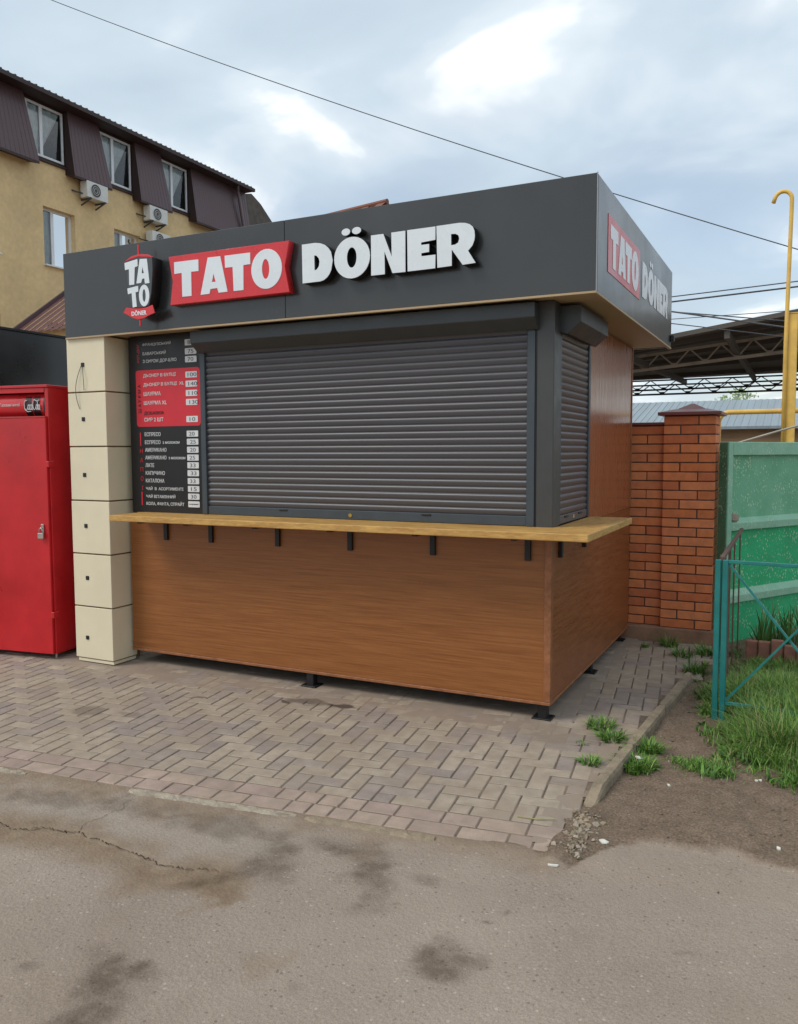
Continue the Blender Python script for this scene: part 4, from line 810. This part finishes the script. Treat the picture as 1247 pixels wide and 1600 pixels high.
for x, y, z, d, q in zip(gx[keep], gy[keep], gz[keep], depth_in[keep], nn[keep]):
    hgt = .035 + .185 * min(1, max(0, d) / .28) * (.5 + q) * (.75 if y < -.1 else 1.0 if y < .7 else max(.35, 1 - (y - .7) * .9))
    blades(gr, x, y, z - .004, hgt, 1, .004, .0042, .95, (0, 0, 0, 1, 1, 2, 2) if random.random() > .10 else (3,), 3)
    if random.random() < .10: blades(gr, x, y, z - .002, .03 + .05 * random.random(), 2, .012, .016, 1.1, (0, 2, 2), 3)
for cx_, cy_, r_, n_ in [(.83, -.36, .11, 800), (.92, -.42, .08, 400), (.72, -.30, .05, 80)]:                         # thin turf patch on the path
    for _ in range(n_):
        a = random.uniform(0, 6.283); q = r_ * abs(random.gauss(0, .55)); x = cx_ + q * math.cos(a); y = cy_ + q * math.sin(a); blades(gr, x, y, float(ground_z(np.array(x), np.array(y))) - .003, .04, 1, .003, .0045, .9, (0, 1, 2), 3)
go = bpy.data.objects.new('grass', raw(gr, 'grass', GA)); COL.objects.link(go); tag(go, 'tall green grass around the teal railing', 'grass', kind='stuff')
WD = [(.29, .03, .075, 110, .07, 'bushy green weed between the pavers beside the kiosk corner'), (.375, -.14, .075, 110, .06, 'weed sprouting against the inner side of the kerb'), (.355, -.52, .06, 70, .045, 'small weed by the broken end of the kerb'), (.555, -.46, .08, 260, .085, 'spreading weed on the soil side of the kerb'),
      (.565, -.22, .08, 180, .07, 'dense weed pressed to the outer kerb face'), (.25, -.27, .025, 22, .03, 'sparse weed in the dusty paver joints'), (.34, 2.12, .12, 60, .06, 'grass tuft at the foot of the brick plinth'), (.47, 1.85, .09, 70, .07, 'grass tuft in cracked paving before the pillar'), (.62, 1.98, .10, 80, .07, 'grass tuft at the plinth corner by green fence'), (.18, 2.0, .06, 24, .02, 'tiny tuft in a paving joint near the plinth'), (.60, 1.42, .11, 90, .06, 'grass tuft at the far end of the kerb')]
for x, y, h, n, sp_, lab in WD:
    m_ = MB(); z = float(ground_z(np.array(x), np.array(y))) if x > kerb_x(y) + .06 and y < 1.3 else -.003
    blades(m_, x, y, z - .003, h, n, sp_, .006, 1.0, (0, 0, 1, 2, 2), 3); blades(m_, x, y, z - .003, h * .7, n // 3, sp_ * 1.1, .017, 1.2, (0, 2), 3); blades(m_, x, y, z - .003, h, max(2, n // 14), sp_, .004, .6, (3,), 3); tag(place('weed', raw(m_, 'weed', GA)), lab, 'weed', 'weeds round the kerb and plinth')
# rubble, pebbles and litter
rb = MB()
def rock(mb, x, y, z, r, mi=0):
    v = [Vector((random.gauss(0, 1), random.gauss(0, 1), random.gauss(0, .7))).normalized() * r * random.uniform(.7, 1.2) for _ in range(9)]
    bm = bmesh.new(); [bm.verts.new(q + Vector((x, y, z))) for q in v]; bmesh.ops.convex_hull(bm, input=bm.verts); bm.verts.index_update(); k = len(mb.v); mb.v += [tuple(q.co) for q in bm.verts]
    for f in bm.faces: mb.f.append(tuple(k + q.index for q in f.verts)); mb.m.append(mi)
    bm.free()
for _ in range(300):
    t_ = random.random(); x = .46 + .04 * t_ + random.gauss(0, .032); y = -1.07 - .38 * t_ + random.gauss(0, .02); rock(rb, x, y, float(ground_z(np.array(x), np.array(y))) + .001, random.choice([.002, .003, .003, .004, .005, .008, .013, .018]) * random.uniform(.6, 1), random.choice((0, 2, 2)))
for _ in range(1500):
    x = random.uniform(.45, 1.9); y = random.uniform(-1.35, 1.4)
    if float(soil_mask(np.array(x), np.array(y))) > .6 and x > kerb_x(y) + .1: rock(rb, x, y, float(ground_z(np.array(x), np.array(y))), random.choice([.002, .003, .004, .006, .009]), 3)
for _ in range(700):
    x = random.uniform(.42, 1.9); y = random.uniform(-1.5, 1.6) if x > .58 else random.uniform(-1.45, -1.0); rock(rb, x, y, float(ground_z(np.array(x), np.array(y))) + .0005, random.choice([.0015, .002, .0025, .003, .005]), random.choice((0, 1, 1, 2)))
for _ in range(160):
    x = random.uniform(-2, 1.8); y = random.uniform(-3.0, -1.5)
    if uv(x, y)[1] < -.02: rock(rb, x, y, float(ground_z(np.array(x), np.array(y))) + .0005, random.choice([.001, .0015, .002, .003]), random.choice((0, 1, 2)))
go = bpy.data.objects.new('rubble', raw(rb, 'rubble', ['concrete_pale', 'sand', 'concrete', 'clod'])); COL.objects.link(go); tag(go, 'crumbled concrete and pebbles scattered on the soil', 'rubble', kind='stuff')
for x, y, s, sh_, lab in [(.585, -1.285, .030, 1, 'white paper scrap on the soil beside the crumbled kerb end'), (.46, -1.56, .034, .25, 'white cigarette butt on the asphalt beside the paving corner'), (.56, -.40, .03, .8, 'crumpled white wrapper in the kerb weed'), (.73, -.62, .016, .7, 'pale crumb of litter on the bare soil path'), (1.09, -.42, .028, .5, 'torn white paper at the edge of grass'), (1.19, -1.07, .018, .8, 'tiny paper scrap on dark soil near the asphalt')]:
    z = float(ground_z(np.array(x), np.array(y))) + .004 + (.03 if lab.startswith('crumpled') else 0); a = random.uniform(0, 3); c_, s_ = math.cos(a), math.sin(a); m_ = MB()
    pts = [(-.5, -.35, .0), (.45, -.5, .06), (.6, .35, .16), (.0, .5, .02), (-.55, .3, .12)]; f = lambda p, h: (x + s * (p[0] * c_ - p[1] * sh_ * s_), y + s * (p[0] * s_ + p[1] * sh_ * c_), z + s * p[2] * sh_ + h)
    m_.hull([f(p, -.004) for p in pts], [f(p, .0015) for p in pts]); tag(m_.build('litter', 'litter'), lab, 'litter')
st_ = MB().tube([(.22, -1.235, .006), (.30, -1.228, .007), (.37, -1.20, .008)], .0025, 5).build('straw', 'straw'); tag(st_, 'dry yellow stalk lying on the corner pavers', 'straw')

# ================================================================ GAS PIPES
YP = root('gas_riser', (1.08, 5.0, 0), 'yellow gas riser post with a thin hooked vent pipe', 'pipe')
MB().box(1.045, 1.135, 4.98, 5.07, -.05, 2.885).build('post', 'gas_yellow', YP, bevel=.006)
MB().box(1.04, 1.14, 4.975, 5.075, 2.8855, 2.895).build('post_cap', 'gas_yellow', YP)
hk = [(1.028, 4.965, 1.2), (1.028, 4.965, 2.6), (1.045, 4.965, 3.95)] + [(.965 + .08 * math.cos(R(a)), 4.965, 4.02 + .085 * math.sin(R(a))) for a in range(0, 160, 12)] + [(.875, 4.965, 4.0)]
MB().tube(hk, .0205, 10).build('vent_pipe', 'gas_yellow', YP, smooth=True)
GP = root('gas_pipe', (.7, 5.2, 0), 'horizontal yellow gas pipe bending down behind the brick pillar', 'pipe')
MB().tube([(.385, 5.2, -.02), (.385, 5.2, 1.72)] + [(.385 + .11 - .11 * math.cos(R(a)), 5.2, 1.80 + .11 * math.sin(R(a))) for a in range(0, 91, 10)] + [(1.2, 5.2, 1.91), (3.2, 5.2, 1.90)], .027, 10).build('pipe', 'gas_yellow', GP, smooth=True)
MB().tube([(3.15, 5.2, -.05), (3.15, 5.2, 1.9)], .03, 8).build('support', 'gas_yellow', GP)
YD = MB().tube([(.45, 4.6, 1.52), (.9, 4.6, 1.66), (1.3, 4.6, 1.78), (2.6, 4.6, 2.2)], .012, 6).build('slanting_hose', 'truss_light'); tag(YD, 'thin pale hose slanting behind the green fence', 'hose')

# ================================================================ CANOPY WITH TRUSSES
CN = root('canopy', (-1, 17, 0), 'large dark open canopy roof carried on lattice trusses', 'canopy')
def near_z(x): return 3.94 + .141 * x
def roof_z(x, y): q = (y - 13) / 10; return near_z(x) * (1 - q) + (3.80 + .01 * x) * q + .26 * math.sin(math.pi * q)
m_ = MB(); xs = np.linspace(-9, 6, 16); ys = np.linspace(13, 23, 6)
for i in range(15):
    for j in range(5): m_.face([(xs[i], ys[j], roof_z(xs[i], ys[j])), (xs[i + 1], ys[j], roof_z(xs[i + 1], ys[j])), (xs[i + 1], ys[j + 1], roof_z(xs[i + 1], ys[j + 1])), (xs[i], ys[j + 1], roof_z(xs[i], ys[j + 1]))])
m_.build('roof_sheet', 'canopy', CN)
m2 = MB().hull([(-9, 12.97, near_z(-9) - .03), (6, 12.97, near_z(6) - .03), (6, 13.02, near_z(6) - .03), (-9, 13.02, near_z(-9) - .03)], [(-9, 12.97, near_z(-9) + .06), (6, 12.97, near_z(6) + .06), (6, 13.02, near_z(6) + .06), (-9, 13.02, near_z(-9) + .06)]).build('roof_edge', 'canopy', CN)
for y in (14.0, 15.0, 17.5, 19.2, 20.4, 22): MB().bar((-9, y, roof_z(-9, y) - .06), (6, y, roof_z(6, y) - .06), .06, .10).build('purlin', 'canopy', CN)
for x in (-4.2, -2.2, -.2, 1.8): MB().bar((x, 13.05, roof_z(x, 13.05) - .16), (x, 23, roof_z(x, 23) - .13), .10, .14).build('rafter', 'canopy', CN)
def truss(y, ztop, zbot, x0, x1, step, m, r):
    tr_ = MB().bar((x0, y, ztop(x0)), (x1, y, ztop(x1)), r * 2.2).build('truss', m, CN)
    MB().bar((x0, y, zbot(x0)), (x1, y, zbot(x1)), r * 2.6).build('bottom_chord', m, tr_)
    n = int((x1 - x0) / step)
    for k in range(n):
        xa = x0 + k * step; p, q = ((xa, y, ztop(xa)), (xa + step, y, zbot(xa + step))) if k % 2 == 0 else ((xa, y, zbot(xa)), (xa + step, y, ztop(xa + step)))
        MB().bar(p, q, r * 1.3).build('diagonal', m, tr_)
        if k % 2 == 0: MB().box(xa + step - .06, xa + step + .06, y - .02, y + .02, zbot(xa + step) - .01, zbot(xa + step) + .07).build('gusset', m, tr_)
truss(16, lambda x: roof_z(x, 16) - .12, lambda x: 3.62 + .085 * x, -6, 5, .34, 'truss_light', .026)
truss(21, lambda x: 3.43 + 0.0 * x, lambda x: 3.16, -8, 6, .36, 'truss_dark', .020)
truss(22.6, lambda x: 3.70, lambda x: 3.42 + .004 * x, -8, 6, .40, 'truss_dark', .020)
for x in (-8.8, 5.6):
    for y in (13.2, 16, 21, 22.6): MB().box(x - .08, x + .08, y - .08, y + .08, -.05, roof_z(x, y) - .02).build('column', 'truss_dark', CN)
# low shed with grey sheet roof, and a tree behind it
SH = root('low_shed', (-2, 30, 0), 'long low shed with pale grey metal roof beyond the fence', 'shed')
MB().box(-9, 4, 28.2, 36, -.05, 1.80).build('wall', 'shed_wall', SH); MB().box(-9.05, 4.05, 28.15, 36, 1.801, 2.32).build('eaves_band', 'shed_brown', SH)
m_ = MB(); nr = 110
for k in range(nr):
    x0 = -9.3 + 13.6 * k / nr; x1 = -9.3 + 13.6 * (k + 1) / nr; l = .012 if k % 2 else 0
    m_.face([(x0, 27.9, 2.36 + l), (x1, 27.9, 2.36 + l), (x1, 33, 3.60 + l), (x0, 33, 3.60 + l)])
m_.face([(-9.3, 33, 3.60), (4.3, 33, 3.60), (4.3, 38, 2.4), (-9.3, 38, 2.4)])
m_.build('roof', 'grey_roof', SH)
MB().box(-9.3, 4.3, 27.86, 27.9, 2.27, 2.37).build('gutter', 'grey_roof', SH)
def tree(loc, h, cr, name_label, seed, leaf='leaf_far', n=800):
    random.seed(seed); T = root('tree', loc, name_label, 'tree'); x, y, z = loc
    tr_ = MB().tube([(x, y, z - .1), (x + .1, y, z + h * .35), (x - .05, y + .1, z + h * .6), (x + .05, y, z + h * .95)], [.16, .12, .08, .02], 8)
    cl = []
    for k in range(11):
        a = random.uniform(0, 6.28); r = cr * random.uniform(.35, 1); c_ = (x + r * math.cos(a), y + r * math.sin(a), z + h * random.uniform(.55, 1.0)); cl.append(c_)
        tr_.tube([(x, y, z + h * random.uniform(.3, .6)), ((x + c_[0]) / 2, (y + c_[1]) / 2, c_[2] - .15 * h), c_], [.05, .03, .01], 5)
    tr_.build('trunk', 'bark', T); lf = MB()
    for _ in range(n):
        c_ = random.choice(cl); p = Vector(c_) + Vector((random.gauss(0, 1), random.gauss(0, 1), random.gauss(0, .8))) * cr * .22; d = Vector((random.gauss(0, 1), random.gauss(0, 1), random.gauss(0, 1))).normalized(); e_ = d.orthogonal().normalized(); s = random.uniform(.05, .11)
        lf.face([p - d * s, p + e_ * s * .5, p + d * s, p - e_ * s * .5])
    o = place('crown', raw(lf, 'crown', [leaf]), T)
tree((-1.75, 37.5, 0), 4.25, .75, 'pale green tree top showing above the grey shed roof', 5); random.seed(11)

# ================================================================ YELLOW BUILDING
X0 = -16.5
YB = root('apartment_building', (-22, 12, 0), 'yellow rendered building with brown mansard storey and white windows', 'building')
LWIN = [(8.55, 9.6), (10.97, 12.0), (13.40, 14.43), (15.82, 16.85)]; WZ = (6.36, 7.84); Y0, Y1 = 3.0, 19.45
m_ = MB(); ycut = sorted([Y0, Y1] + [q for p_ in LWIN for q in p_]); zcut = [-.05, 3.4, 4.9, WZ[0], WZ[1], 8.97]
def hole(a, z): return any(p_[0] - .01 < a < p_[1] for p_ in LWIN) and (WZ[0] - .01 < z < WZ[1] - .01 or 3.39 < z < 4.89)
for a, b2 in zip(ycut, ycut[1:]):
    for z0, z1 in zip(zcut, zcut[1:]):
        if not hole(a, z0): m_.face([(X0, a, z0), (X0, b2, z0), (X0, b2, z1), (X0, a, z1)])
        else:
            q = X0 - .22; m_.face([(X0, a, z0), (X0, a, z1), (q, a, z1), (q, a, z0)]); m_.face([(X0, b2, z0), (q, b2, z0), (q, b2, z1), (X0, b2, z1)]); m_.face([(X0, a, z1), (X0, b2, z1), (q, b2, z1), (q, a, z1)]); m_.face([(X0, a, z0), (q, a, z0), (q, b2, z0), (X0, b2, z0)])
m_.face([(X0, Y0, -.05), (X0, Y0, 8.97), (-30, Y0, 8.97), (-30, Y0, -.05)]); m_.face([(X0, Y1, -.05), (-30, Y1, -.05), (-30, Y1, 8.97), (X0, Y1, 8.97)]); m_.face([(-30, Y0, -.05), (-30, Y0, 8.97), (-30, Y1, 8.97), (-30, Y1, -.05)])
m_.build('wall', 'stucco', YB)
def window(y0, y1, z0, z1, x, drape, sill=True):
    m_ = MB(); f = .055
    for a in ((y0, y1, z0, z0 + f), (y0, y1, z1 - f, z1), (y0, y0 + f, z0 + f, z1 - f), (y1 - f, y1, z0 + f, z1 - f)): m_.box(x - .05, x, *a)
    ym = y0 + (y1 - y0) * .40; m_.box(x - .05, x, ym - .045, ym + .045, z0 + f, z1 - f); wn = m_.build('window', 'pvc', YB)
    for a, b2 in ((y0 + f, ym - .045), (ym + .045, y1 - f)): MB().face([(x - .025, a, z0 + f), (x - .025, b2, z0 + f), (x - .025, b2, z1 - f), (x - .025, a, z1 - f)]).build('pane', 'window_glass', wn)
    if sill: MB().box(x - .02, x + .26, y0 - .03, y1 + .03, z0 - .035, z0 - .002).build('sill', 'pvc', wn)
    q0, q1 = x - 1.3, x - .051; MB().face([(q0, y0, z0), (q0, y1, z0), (q0, y1, z1), (q0, y0, z1)]).face([(q0, y0, z0), (q1, y0, z0), (q1, y0, z1), (q0, y0, z1)]).face([(q0, y1, z0), (q1, y1, z0), (q1, y1, z1), (q0, y1, z1)]).face([(q0, y0, z0), (q1, y0, z0), (q1, y1, z0), (q0, y1, z0)]).face([(q0, y0, z1), (q1, y0, z1), (q1, y1, z1), (q0, y1, z1)]).build('room', 'room', wn)
    c_ = MB(); n = 14                                  # gathered curtain: full width at the top, tied to one side below
    for k in range(n):
        u0, u1 = k / n, (k + 1) / n; w0, w1 = x - .075 + .018 * math.sin(k * 2.1), x - .075 + .018 * math.sin((k + 1) * 2.1)
        def yy(u, tz): return y0 + f + (y1 - y0 - 2 * f) * (u * (1 - (1 - drape) * (1 - tz)))
        c_.face([(w0, yy(u0, 0), z0 + f), (w1, yy(u1, 0), z0 + f), (w1, yy(u1, 1), z1 - f), (w0, yy(u0, 1), z1 - f)])
    c_.build('curtain', 'curtain', wn)
for p_ in LWIN: window(p_[0], p_[1], WZ[0], WZ[1], X0 - .16, .55)
for p_ in LWIN: window(p_[0], p_[1], 3.4, 4.9, X0 - .16, .4)
MW = [(8.12, 9.28), (10.53, 11.69), (12.95, 14.11), (15.37, 16.53)]
m_ = MB(); yc = sorted([Y0, Y1] + [q for p_ in MW for q in p_])
for a, b2 in zip(yc, yc[1:]):
    ish = any(abs(a - p_[0]) < .01 for p_ in MW)
    for z0, z1 in ((8.97, 9.06), (9.06, 10.36), (10.36, 10.62)):
        if ish and z0 == 9.06: continue
        m_.face([(X0 - .02, a, z0), (X0 - .02, b2, z0), (X0 - .02, b2, z1), (X0 - .02, a, z1)])
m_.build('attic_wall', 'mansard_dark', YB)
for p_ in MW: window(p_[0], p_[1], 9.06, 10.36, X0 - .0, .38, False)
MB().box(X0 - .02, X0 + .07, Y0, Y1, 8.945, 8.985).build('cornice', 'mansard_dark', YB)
def mansard(y0, y1t, y1b):
    zt, zb, dt, db = 10.44, 8.77, .12, .345; n = max(6, int((y1t - y0) / .055)); m_ = MB()
    for k in range(n):                                 # standing ribs of the profiled sheet
        u0, u1 = k / n, (k + 1) / n; l = .004 if k % 2 else 0
        f = lambda u, z_t: (X0 + (dt if z_t else db) + l, y0 + u * ((y1t if z_t else y1b) - y0), zt if z_t else zb)
        m_.face([f(u0, 0), f(u1, 0), f(u1, 1), f(u0, 1)])
    pn = m_.build('mansard_panel', 'mansard', YB)
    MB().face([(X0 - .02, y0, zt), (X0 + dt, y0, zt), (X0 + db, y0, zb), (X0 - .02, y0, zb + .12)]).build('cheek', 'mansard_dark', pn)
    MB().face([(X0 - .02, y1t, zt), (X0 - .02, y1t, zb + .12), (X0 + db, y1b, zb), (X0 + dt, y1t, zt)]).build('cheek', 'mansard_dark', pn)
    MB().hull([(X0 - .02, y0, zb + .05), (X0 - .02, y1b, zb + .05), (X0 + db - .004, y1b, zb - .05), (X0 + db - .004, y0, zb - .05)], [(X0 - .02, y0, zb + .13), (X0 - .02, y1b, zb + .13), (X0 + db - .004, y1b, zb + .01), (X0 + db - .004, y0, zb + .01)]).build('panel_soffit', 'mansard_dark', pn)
for a in ((4.45, 7.96, 8.2), (9.31, 10.38, 10.62), (11.73, 12.80, 13.04), (14.15, 15.22, 15.46), (16.57, 19.40, 19.44)): mansard(*a)
MB().box(-18, -16.07, Y0, 19.42, 10.43, 10.50).build('eave', 'mansard_dark', YB)
rf = MB().hull([(-16.04, Y0, 10.502), (-16.04, 19.45, 10.502), (-29, 19.45, 10.502), (-29, Y0, 10.502)], [(-16.04, Y0, 10.56), (-16.04, 19.45, 10.56), (-24, 16, 12.1), (-24, 7, 12.1)]).build('roof', 'roof_tile', YB)
m_ = MB()
for k in range(82): y = Y0 + .1 + k * .2; m_.tube([(-16.03, y, 10.555), (-16.6, y, 10.67)], .028, 6)
m_.build('tile_edge', 'roof_tile', rf)
MB().tube([(-16.05, 18.55, 10.42), (-16.2, 18.75, 10.3), (X0 + .40, 19.0, 8.75), (X0 + .08, 19.05, 8.5), (X0 + .08, 19.05, .1)], .05, 8).build('downpipe', 'mansard', YB)
MB().bar((-16.0, Y0, 10.46), (-16.0, 19.4, 10.46), .10, .10).build('gutter', 'mansard_dark', YB)
prf = [(19.46, 10.45), (20.0, 10.60), (20.55, 10.38), (21.35, 9.85), (22.1, 9.0), (22.6, 8.1), (22.6, -.05), (19.46, -.05)]
MB().hull([(-16.55, y, z) for y, z in prf], [(-24, y, z) for y, z in prf]).build('annex', 'roof_tile', YB)
def air_conditioner(y0, y1, z0, z1, lab):
    A = root('air_conditioner', (X0 + .2, (y0 + y1) / 2, z0), lab, 'air conditioner', 'air conditioners on the yellow wall'); ym, zm = y0 + (y1 - y0) * .40, (z0 + z1) / 2
    MB().box(X0 + .10, X0 + .36, y0, y1, z0, z1).build('casing', 'ac_body', A, bevel=.015, seg=2)
    r_ = (z1 - z0) * .40
    MB().hull([(X0 + .361, ym + r_ * math.cos(R(a)), zm + r_ * math.sin(R(a))) for a in range(0, 360, 20)], [(X0 + .368, ym + r_ * math.cos(R(a)), zm + r_ * math.sin(R(a))) for a in range(0, 360, 20)]).build('fan_grille', 'ac_dark', A)
    for q in (.35, .65, 1.0): MB().tube([(X0 + .372, ym + r_ * q * math.cos(R(a)), zm + r_ * q * math.sin(R(a))) for a in range(0, 361, 20)], .006, 5).build('grille_ring', 'ac_body', A)
    for y in (y0 + .12, y1 - .12): MB().bar((X0 - .01, y, z0 - .02), (X0 + .38, y, z0 - .02), .04).bar((X0 - .01, y, z0 - .16), (X0 + .34, y, z0 - .03), .03).build('bracket', 'ac_dark', A)
    MB().tube([(X0 + .2, y0 + .03, z0 + .1), (X0 + .1, y0 - .12, z0 + .12), (X0 + .005, y0 - .2, z0 + .16)], .02, 6).build('hose', 'ac_dark', A)
air_conditioner(12.12, 12.86, 8.33, 8.76, 'air conditioner under the second mansard panel, hung alone')
air_conditioner(14.47, 15.22, 8.31, 8.73, 'air conditioner just under the third mansard panel, above another unit')
air_conditioner(14.55, 15.30, 7.62, 8.02, 'lower air conditioner half hidden behind the kiosk fascia')
# low annex with ribbed brown roof in front of it, and a tiled house behind the kiosk
AX = root('annex', (-11.2, 8.2, 0), 'small annex with ribbed maroon metal roof beside the yellow wall', 'building')
MB().box(-12.8, -9.6, 7.35, 9.1, -.05, 3.95).build('wall', 'stucco', AX); m_ = MB()
for k in range(34):
    x0 = -13.0 + k * .105; x1 = x0 + .105; l = .02 if k % 2 else 0; f = lambda y: 3.86 + (y - 7.08) * .735 + l
    m_.face([(x0, 7.08, f(7.08)), (x1, 7.08, f(7.08)), (x1, 9.2, f(9.2)), (x0, 9.2, f(9.2))])
m_.build('roof', 'annex_roof', AX)
MB().bar((-13.02, 7.06, 3.86), (-13.02, 9.22, 5.45), .05, .12).build('verge', 'mansard', AX)
HB = root('tiled_house', (-7.1, 12, 0), 'house with reddish tiled ridge peeking over the kiosk fascia', 'house', rz=R(-12))
MB().box(-4.5, -.3, -2.3, 2.3, -.05, 5.3).build('wall', 'stucco', HB, local=True); m_ = MB()
for k in range(20):
    x0 = -4.7 + k * .235; l = .04 * (k % 2)
    for q in (-1, 1): m_.face([(x0, 2.6 * q, 5.1 + l), (x0 + .235, 2.6 * q, 5.1 + l), (x0 + .235, 0, 6.92 + l), (x0, 0, 6.92 + l)])
m_.face([(-.3, -2.3, 5.28), (-.3, 2.3, 5.28), (-.3, 0, 6.88)]); rf = m_.build('roof', 'house_roof', HB, local=True)
MB().tube([(-4.75, 0, 6.95), (.0, 0, 6.95)], .06, 8).build('ridge', 'house_roof', rf, local=True)

# ================================================================ OVERHEAD CABLES
def cable(pts, r, lab): tag(MB().tube(pts, r, 6).build('cable', 'cable'), lab, 'cable')
fx = np.linspace(-20, 12, 40); pc = np.polyfit([-10.39, -5.66, -1.66, 1.10], [9.12, 6.80, 4.94, 3.74], 2)
cable([(x, 6.0, float(np.polyval(pc, x))) for x in fx], 0.0065, 'long thin cable crossing the sky above the kiosk fascia')
cable([(x, 9.0, 3.88 + .046 * x + .004 * (x - 3) ** 2 * .2) for x in np.linspace(-6.8, 9, 20)], .009, 'upper of two parallel cables rising past the hooked pipe')
cable([(x, 9.05, 3.82 + .042 * x) for x in np.linspace(-6.8, 9, 20)], .013, 'thick dark cable under its parallel thinner twin')
cable([(x, 9.0, 3.49 - .218 * (x - .0)) for x in np.linspace(-4, 1.6, 12)], .013, 'heavy black cable sagging down to the canopy edge')
cable([(x, 9.1, 3.54 - .16 * (x - .0)) for x in np.linspace(-4, 1.9, 12)], .009, 'thin cable beside the heavy black sagging one')
cable([(x, 9.0, 3.52) for x in np.linspace(-5, 8, 8)], .006, 'level fine wire crossing the top of the yellow post')
cable([(x, 9.1, 3.34 - .19 * x) for x in np.linspace(-4, 1.6, 10)], .008, 'lowest thin cable ending on the canopy roof')
